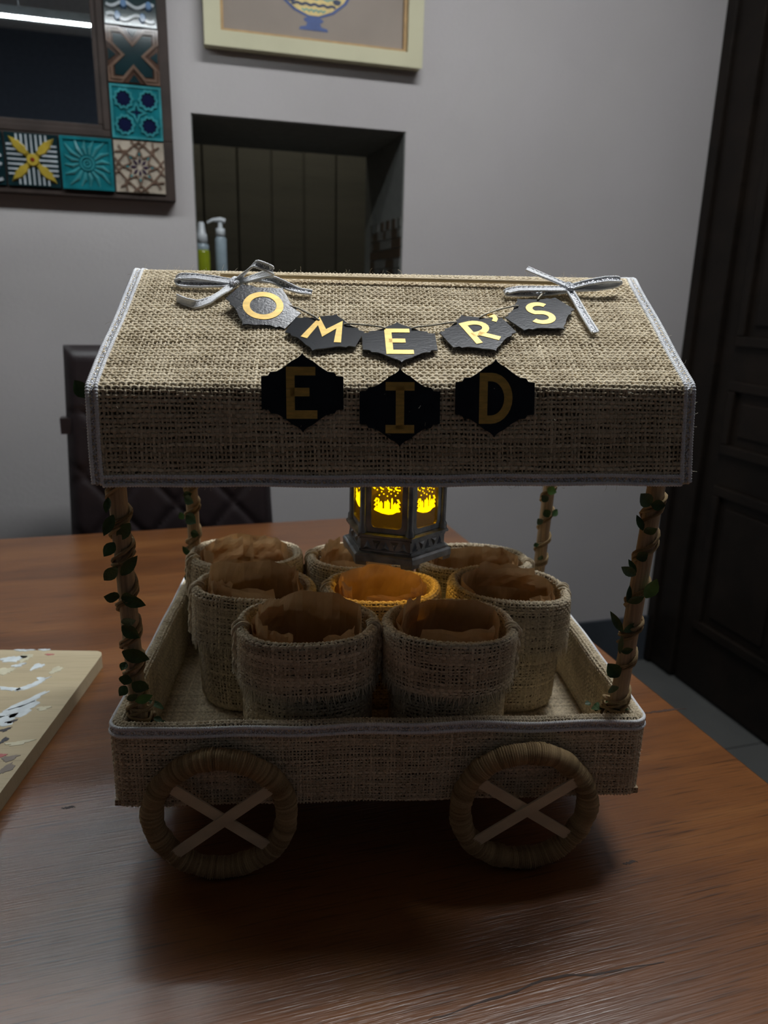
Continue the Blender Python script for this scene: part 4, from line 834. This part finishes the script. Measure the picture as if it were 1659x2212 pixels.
# ---- stray jute fibres standing off the cloth
fb = MB(); g = np.random.default_rng(21)
def fibre(P, n, L, r=0.00011):
    d = nrm(n*g.uniform(.2, 1)+g.normal(0, .7, 3)); c = g.normal(0, .55, 3); k = 6; Q = [P-n*0.0006]
    for i in range(k): Q.append(Q[-1]+d*L/k); d = nrm(d+c*0.35+g.normal(0, .12, 3))
    fb.tube(Q, r, 3, caps=False)
for i in range(520):
    s, t = g.uniform(0, LR), g.choice([g.uniform(0, TC[0]), g.uniform(TC[0], TC[1]), g.uniform(TC[1], TRIDGE), TC[0]+g.normal(0, .003), TC[2]+g.normal(0, .004), g.uniform(-.001, .003)])
    P = roof_fn(np.array(s), np.array(t)); n, _, _ = normals(roof_fn, np.array(s), np.array(t)); fibre(P+n*0.001, n, g.uniform(.003, .009))
for i in range(60):
    s, t = g.choice([0.0, LR]), g.uniform(0, TRIDGE); P = roof_fn(np.array(s), np.array(t)); fibre(P, np.array([-1.0 if s == 0 else 1.0, 0, .2]), g.uniform(.003, .009))
for i in range(220):
    s, t = g.uniform(0.25, PERI-.25), g.uniform(0, .08); P = tray_fn(np.array(s), np.array(t)); n, _, _ = normals(tray_fn, np.array(s), np.array(t)); fibre(P+n*0.001, n, g.uniform(.002, .006))
fibre_o = fb.build('stray_fibres', M['string'], cart, off=CO, kind='stuff')

# ================================================================== LANTERN hanging under the canopy
LC = np.array([0.0670, 0.718, 0.0]); LB = 0.2430
lt = empty('hanging_lantern', c2w((LC[0], LC[1], LB)), ROT+math.radians(-19.0), label='small hexagonal pewter lantern glowing amber under the cart canopy', cat='lantern')
lt.scale = (1.088, 1.088, 1.088)
hexa = lambda r, a0=30.0: [(r*math.cos(math.radians(a0+60*i)), r*math.sin(math.radians(a0+60*i))) for i in range(6)]
def hexstack(levels, mb=None, mat=0):
    mb = mb or MB(); R = np.array([[(x, y, z) for x, y in hexa(r, 0.0)] for r, z in levels]); mb.grid(R, mat, close_v=True)
    mb.add(R[0][::-1], [list(range(6))], mat); mb.add(R[-1], [list(range(6))], mat); return mb
def hexring(levels, rin, mb=None):
    mb = mb or MB(); L = levels+[(rin, levels[-1][1]), (rin, levels[0][1]), levels[0]]; R = np.array([[(x, y, z) for x, y in hexa(r, 0.0)] for r, z in L]); mb.grid(R, 0, close_v=True); return mb
RB = 0.0525                                   # circumradius of the foot slab; flat face towards -y means corners at 0,60,..
fb_ = hexring([(RB, 0.0), (RB, 0.0055), (RB-0.002, 0.007), (RB-0.006, 0.0080)], 0.040); fb_.build('foot_slab', M['pewter'], lt, bevel=0.0006)
for i in range(6):
    a = math.radians(60*i); c_, s_ = math.cos(a), math.sin(a); rot = lambda x, y: (c_*x-s_*y, s_*x+c_*y)
    pr_ = [rot(x, y) for x, y in ((RB-.0005, 0), (RB-.0058, .0092), (RB-.0125, .0052), (RB-.0125, -.0052), (RB-.0058, -.0092))]
    MB().prism(pr_, 0.0, -0.0040, n=(0, 0, 1), shrink=0.10).build('foot', M['pewter'], lt)
band = hexring([(0.0455, 0.0078), (0.0455, 0.0205)], 0.0405).build('ornament_band', M['pewter'], lt)
AP = 0.0455*math.cos(math.radians(30)); SD = 0.0455
for i in range(6):
    a = math.radians(30+60*i); n = np.array([math.cos(a), math.sin(a), 0]); q = np.array([-math.sin(a), math.cos(a), 0]); mb = MB()
    for k in range(5):
        x = (k-2)*0.0082; up_ = 1 if k % 2 == 0 else -1; zc = 0.0142
        tri_ = [(x-0.0042, zc-up_*0.0042), (x+0.0042, zc-up_*0.0042), (x, zc+up_*0.0046)]
        if up_ < 0: tri_ = tri_[::-1]
        mb.prism(tri_, -0.0002, 0.0018, O=n*AP, ex=q, ey=(0, 0, 1), n=n, shrink=0.75)
    mb.build('band_triangles', M['pewter'], band)
    mb = MB(); w0 = SD/2*0.985
    strip(mb, n*AP+q*(-w0)+np.array([0, 0, .0088]), n*AP+q*w0+np.array([0, 0, .0088]), 0.0016, 0.001, n=n); strip(mb, n*AP+q*(-w0)+np.array([0, 0, .0197]), n*AP+q*w0+np.array([0, 0, .0197]), 0.0016, 0.001, n=n); mb.build('band_moulding', M['pewter'], band)
hexring([(0.0455, 0.0205), (0.0490, 0.0215), (0.0490, 0.0238), (0.0455, 0.0248), (0.0415, 0.0252)], 0.0400).build('lower_ledge', M['pewter'], lt)
RBD, WH0, WH1 = 0.0450, 0.0252, 0.100
for i in range(6):
    a = math.radians(60*i); c = np.array([math.cos(a), math.sin(a), 0])*(RBD-0.002)
    MB().tube([c+np.array([0, 0, WH0-.001]), c+np.array([0, 0, WH0+.004]), c+np.array([0, 0, WH0+.006]), c+np.array([0, 0, WH1-.005]), c+np.array([0, 0, WH1+.001])], [.0045, .0042, .0030, .0030, .0042], 8).build('column', M['pewter'], lt, smooth=True)
apo = RBD*math.cos(math.radians(30))-0.0025; hw_ = RBD/2-0.003
for i in range(6):
    a = math.radians(30+60*i); n = np.array([math.cos(a), math.sin(a), 0]); q = np.array([-math.sin(a), math.cos(a), 0]); O = n*apo
    mb = MB()                                  # frame with rounded corners around the pane
    ow, iw = hw_, hw_-0.0055; z0, z1, iz0_, iz1_ = WH0, WH1, WH0+0.0045, WH1-0.005
    outer = [(-ow, z0), (ow, z0), (ow, z1), (-ow, z1)]; cr = 0.004
    inn = []
    for (cx_, cz_, a0) in ((-iw+cr, iz0_+cr, 180), (iw-cr, iz0_+cr, 270), (iw-cr, iz1_-cr, 0), (-iw+cr, iz1_-cr, 90)): inn.append(arc(cx_, cz_, cr, cr, a0, a0+90, 4))
    ex3 = lambda p, h: O+q*p[0]+np.array([0, 0, p[1]])+n*h
    for k in range(4):
        l = (k+1) % 4; seq = [outer[k]]+[outer[k]]*0; poly1 = [outer[k]]+inn[k][2:3]+inn[k][3:]+inn[l][:3]+[outer[l]]
        V = np.array([ex3(p, 0.0012) for p in poly1]); mb.add(V[::-1], [list(range(len(V)))]); 
        Wi = inn[k][2:]+inn[l][:3]; mb.grid(np.stack([[ex3(p, 0.0012) for p in Wi], [ex3(p, -0.0012) for p in Wi]], 0)); V = np.array([ex3(p, -0.0012) for p in poly1]); mb.add(V, [list(range(len(V)))])
    pf_ = mb.build('window_frame', M['pewter'], lt)
    mb = MB(); mb.prism([(-iw-.001, iz0_-.001), (iw+.001, iz0_-.001), (iw+.001, iz1_+.001), (-iw-.001, iz1_+.001)], -0.0010, -0.0005, O=O, ex=q, ey=(0, 0, 1), n=n)
    pane = mb.build('pane', M['amber'], pf_)
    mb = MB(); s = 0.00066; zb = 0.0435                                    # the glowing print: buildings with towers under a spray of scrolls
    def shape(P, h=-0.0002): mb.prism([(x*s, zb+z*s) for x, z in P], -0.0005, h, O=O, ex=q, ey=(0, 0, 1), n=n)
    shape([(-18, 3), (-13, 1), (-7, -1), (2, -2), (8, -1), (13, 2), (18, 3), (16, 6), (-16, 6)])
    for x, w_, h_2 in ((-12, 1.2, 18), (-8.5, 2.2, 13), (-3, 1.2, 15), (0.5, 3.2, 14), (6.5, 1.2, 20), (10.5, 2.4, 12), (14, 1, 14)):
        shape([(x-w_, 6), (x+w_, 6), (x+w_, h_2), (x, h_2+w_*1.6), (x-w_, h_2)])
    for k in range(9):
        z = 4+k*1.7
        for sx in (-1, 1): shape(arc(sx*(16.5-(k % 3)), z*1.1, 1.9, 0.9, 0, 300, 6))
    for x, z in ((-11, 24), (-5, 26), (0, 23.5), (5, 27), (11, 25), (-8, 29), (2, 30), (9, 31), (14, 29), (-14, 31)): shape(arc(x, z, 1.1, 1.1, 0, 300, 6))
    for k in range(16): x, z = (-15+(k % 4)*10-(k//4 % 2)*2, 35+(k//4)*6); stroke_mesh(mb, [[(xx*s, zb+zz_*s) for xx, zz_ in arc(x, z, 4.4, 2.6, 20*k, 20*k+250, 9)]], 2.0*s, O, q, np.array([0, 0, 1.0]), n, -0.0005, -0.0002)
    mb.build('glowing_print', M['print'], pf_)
hexstack([(0.0415, 0.0995), (0.0480, 0.1005), (0.0490, 0.1030), (0.0440, 0.1050)]).build('upper_ledge', M['pewter'], lt)
dm = MB(); dm.lathe([(0.041, 0.105), (0.040, 0.112), (0.034, 0.122), (0.024, 0.130), (0.014, 0.134), (0.010, 0.138), (0.0, 0.139)], k=24); dm.build('dome', M['pewter'], lt, smooth=True)
rg = MB(); th = np.linspace(0, 2*np.pi, 20, endpoint=False); rg.tube(np.stack([0.008*np.cos(th), 0*th, 0.1455+0.008*np.sin(th)], -1), 0.0013, 8, closed=True); rg.build('hanging_ring', M['pewter'], lt, smooth=True)
hk = MB(); hk.tube([(0, 0, 0.152), (0, 0.001, 0.18), (0, 0.002, 0.2370)], 0.0008, 6); hk.build('hanging_cord', M['string'], lt)
bl = MB(); bl.lathe([(0, -0.004), (0.003, -0.002), (0.004, 0.001), (0.0025, 0.004), (0, 0.005)], c=(0, 0, 0), k=12); blo = bl.build('bulb', M['bulb'], lt, smooth=True, loc=(-0.004, -0.028, 0.078))
ld = bpy.data.lights.new('lantern_light', 'POINT'); ld.energy = LANTERN_POWER; ld.color = (1.0, 0.48, 0.03); ld.shadow_soft_size = 0.006
lo_ = bpy.data.objects.new('lantern_light', ld); sc.collection.objects.link(lo_); lo_.parent = lt; lo_.location = (0, 0.004, 0.074)

# ================================================================== BURLAP BAGS in the tray
def make_bag(name_lab, cx, cy, zr, rx, ry, seed, tilt=(0, 0), seam=(180,), cuff=0.047, backh=0.010, flaps=()):
    g = np.random.default_rng(seed); z0 = 0.0738; R = (rx+ry)/2; LSs = 2*np.pi*R; base = np.array([cx, cy, 0.0])
    bag = empty('burlap_bag', c2w((cx, cy, z0)), ROT, label=name_lab, cat='bag', group='burlap bags in the cart tray'); off = np.array([cx, cy, z0])
    p1, p2, p3 = g.uniform(0, 6.28, 3)
    def rad(th, z):
        f = np.clip((z-z0)/(zr-z0), 0, 1); w_ = 1+0.018*np.sin(2*th+p1)*f+0.014*np.sin(3*th+p2+f*2)+0.008*np.sin(5*th+p3+f*3)
        shrink = 0.93+0.07*f+0.018*np.sin(f*5+p1)
        se = (np.abs(np.cos(th))**2.35+np.abs(np.sin(th))**2.35)**(-1/2.35)
        return rx*w_*shrink*se, ry*w_*shrink*se
    def fn_of(prof):
        pf_, L = polyline_fn(prof); pfs = smooth_fn(pf_, 0.0014)
        def fn(s, t):
            s, t = np.asarray(s, float), np.asarray(t, float); th = s/R; q = pfs(t); z = q[..., 1]; a, b = rad(th, z); f = np.clip((z-z0)/(zr-z0), 0, 1.2)
            zz_ = z+f*(tilt[0]*np.cos(th)+tilt[1]*np.sin(th)+0.0015*np.sin(2*th+p2))
            return np.stack([cx+(a+q[..., 0])*np.cos(th), cy+(b+q[..., 0])*np.sin(th), zz_], -1)
        return fn, L
    fb, Lb = fn_of([(-0.013, z0-0.0018), (-0.005, z0), (-0.002, z0+0.006), (-0.0025, zr-cuff+0.012)]); S = np.linspace(0, LSs, 64)
    mb = MB(); sheet(mb, fb, S, np.linspace(0, Lb, 14), -0.0003, 1); weave(mb, fb, LSs, Lb, 0.0033, 0.0034, seed=seed*3, fine=False, loose=0.14)
    Bt = fb(S, np.full(64, 0.0)); mb.add(np.vstack([Bt[:-1][::-1]]), [list(range(63))], 1)
    mb.build('bag_body', [M['jute'], M['jute_back']], bag, smooth=True, off=off)
    fc, Lc = fn_of([(0.0052, zr-cuff), (0.0034, zr-0.004), (0.0012, zr-0.0008), (-0.0012, zr), (-0.0034, zr-0.0012), (-0.0045, zr-0.005), (-0.0048, zr-0.022)])
    mb = MB(); sheet(mb, fc, S, np.linspace(0, Lc, 30), -0.0003, 1); weave(mb, fc, LSs, Lc, 0.0032, 0.0030, seed=seed*3+1, fine=False, loose=0.12)
    cf = mb.build('folded_cuff', [M['jute'], M['jute_back']], bag, smooth=True, off=off)
    mb = MB(); n = int(LSs/0.0019)                                   # frayed lower edge of the cuff
    for i in range(n):
        s = (i+g.uniform(-.3, .3))*LSs/n; P = fc(np.array(s), np.array(0.0015)); nn, ts, tt = normals(fc, np.array(s), np.array(0.002)); L = g.uniform(.005, .0115)
        d = -tt+ts*g.normal(0, .22)+nn*g.uniform(0, .12); Q = [P+nn*0.0006, P+nn*0.0008+d*L*.5, P+nn*0.0010+d*L+ts*g.normal(0, .0008)]; mb.tube(Q, [.0008, .0007, .0004], 4, caps=False, tone=[g.uniform(.3, .8)]*3)
    mb.build('frayed_fringe', M['jute'], cf, smooth=True, off=off, kind='stuff')
    for sm in seam:
        th0 = math.radians(sm); mb = MB()                             # bunched seam allowance running down the side
        K = 60; tt_ = np.linspace(0.001, Lc-0.020, K)
        for q in range(5):
            s = th0*R+0.0022*(q-2)+0.0007*np.sin(tt_*300+q*2); nn, _, _ = normals(fc, s, tt_); P = fc(s, tt_)+nn*(0.0018+0.0016*(q % 2)+0.0008*np.sin(tt_*420+q))[:, None]
            mb.tube(P, 0.0012+0.0005*np.abs(np.sin(tt_*900+q)), 5, tone=np.clip(0.55+0.3*np.sin(tt_*700+q), 0, 1))
        Lz = np.linspace(0.010, Lb-0.004, K); 
        for q in range(3):
            s = th0*R+0.0022*(q-1)+0.0006*np.sin(Lz*260+q); nn, _, _ = normals(fb, s, Lz); P = fb(s, Lz)+nn*(0.0014+0.001*(q % 2)); mb.tube(P, 0.0011+0.0004*np.abs(np.sin(Lz*800+q)), 5, tone=np.clip(0.5+0.3*np.sin(Lz*500+q), 0, 1))
        mb.build('side_seam', M['jute'], cf, smooth=True, off=off)
    # crumpled paper liner
    K, J = 44, 9; th = np.linspace(0, 2*np.pi, K, endpoint=False); q = np.zeros((K, J, 3))
    top = zr-0.003+backh*np.clip(np.sin(th+0.3*math.sin(p1)), 0, 1)**0.7*(1+0.2*np.sin(th*3+p2))-0.004*np.clip(-np.sin(th), 0, 1)+0.0015*np.abs(np.sin(th*4+p3))
    tri2 = lambda x: 2*np.abs((x/np.pi) % 1-0.5)
    for j in range(J):
        f = j/(J-1); z = (z0+0.012)*(1-f)+top*f
        a, b = rad(th, np.minimum(z, zr)); cr = -0.0070-0.0034*tri2(th*2.5+f*2.3+p1)-0.0024*tri2(th*5-f*4+p2)-0.002*tri2(th*1.5+f*5+p3)+g.normal(0, .0004, K)
        q[:, j] = np.stack([cx+(a+cr)*np.cos(th), cy+(b+cr)*np.sin(th), z+tilt[0]*np.cos(th)*f+tilt[1]*np.sin(th)*f+g.normal(0, .0004, K)], -1)
    mb = MB(); mb.grid(q[:, ::-1], 0, close_u=True); bot = q[:, 0]; ctr = np.array([[cx, cy, z0+0.016]]); mb.add(np.vstack([bot, ctr]), [[i, (i+1) % K, K] for i in range(K)])
    mb.build('paper_liner', M['paper'], bag, smooth=False, off=off)
    for k, (deg, wd_, hh, lean, zb_) in enumerate(flaps):                # loose folds of paper inside the rim
        mb = MB(); t0 = math.radians(deg); n1, n2 = 9, 7; P = np.zeros((n1, n2, 3)); ws = math.radians(wd_)
        for i in range(n1):
            for j in range(n2):
                u, v = i/(n1-1), j/(n2-1); t = t0+(u-.5)*ws; a, b = rad(np.array(t), zr); rr = -0.011-lean*v-0.0018*tri2(u*9+v*3+k)-0.002*tri2(v*5+u*2+p1)
                edge = 1-0.16*tri2(u*7+k*1.7)*v
                P[i, j] = (cx+(a+rr)*math.cos(t), cy+(b+rr)*math.sin(t), zr+zb_+hh*v*edge+tilt[0]*math.cos(t)+tilt[1]*math.sin(t))
        mb.grid(P[::-1]); mb.build('paper_fold', M['paper'], bag, off=off)
    return bag
FF = {'front': (270, 95, .030, .003, -.026), 'left': (195, 60, .030, .002, -.020), 'right': (335, 55, .030, .004, -.022), 'back': (85, 80, .030, .004, -.018), 'bl': (150, 55, .034, .004, -.020), 'br': (35, 60, .030, .008, -.022)}
make_bag('front left burlap bag in the tray with a bunched seam on its left', -0.0190, 0.6262, 0.2045, 0.0605, 0.0480, 11, (-.0005, .001), (188, 352), 0.049, 0.013, [FF['left'], (232, 40, .022, .006, -.020), (318, 60, .026, .006, -.026), FF['bl']])
make_bag('front right burlap bag in the tray with straight folded paper inside', 0.1090, 0.6220, 0.2050, 0.0565, 0.0470, 12, (-.001, .001), (350,), 0.050, 0.008, [(278, 95, .026, .002, -.018), FF['bl']])
make_bag('middle-row left burlap bag with torn paper standing above its rim', -0.0785, 0.7280, 0.2000, 0.0600, 0.0455, 13, (-.003, 0), (190,), 0.052, 0.016, [(255, 90, .026, .003, -.018), (200, 50, .030, .002, -.020), (20, 50, .040, .002, -.022), (232, 26, .030, .006, -.018)])
make_bag('burlap bag at the centre of the middle row glowing orange under the lantern', 0.0558, 0.7310, 0.1970, 0.0585, 0.0465, 14, (0, 0), (180,), 0.048, 0.010, [(285, 80, .022, .003, -.020), FF['right'], FF['left']])
make_bag('middle-row right burlap bag with its seam on the right', 0.1880, 0.7190, 0.2020, 0.0600, 0.0455, 15, (-.004, .002), (5,), 0.056, 0.004, [(320, 60, .024, .004, -.022), FF['back']])
make_bag('burlap bag at the back left corner of the tray', -0.0985, 0.8450, 0.1940, 0.0620, 0.0480, 16, (0, 0), (200,), 0.048, 0.010, [(275, 60, .020, .004, -.018), (130, 60, .034, .010, -.022), (60, 50, .034, .006, -.022), FF['left']])
make_bag('burlap bag in the middle of the back row behind the lantern', 0.0362, 0.8410, 0.1925, 0.0600, 0.0475, 17, (0, 0), (180,), 0.048, 0.004, [FF['front'], FF['bl']])
make_bag('burlap bag at the back right of the tray beside the rear post', 0.1715, 0.8270, 0.1930, 0.0620, 0.0470, 18, (0, 0), (350,), 0.048, 0.003, [(300, 70, .022, .004, -.020), (40, 60, .028, .010, -.020), (150, 50, .026, .006, -.020)])
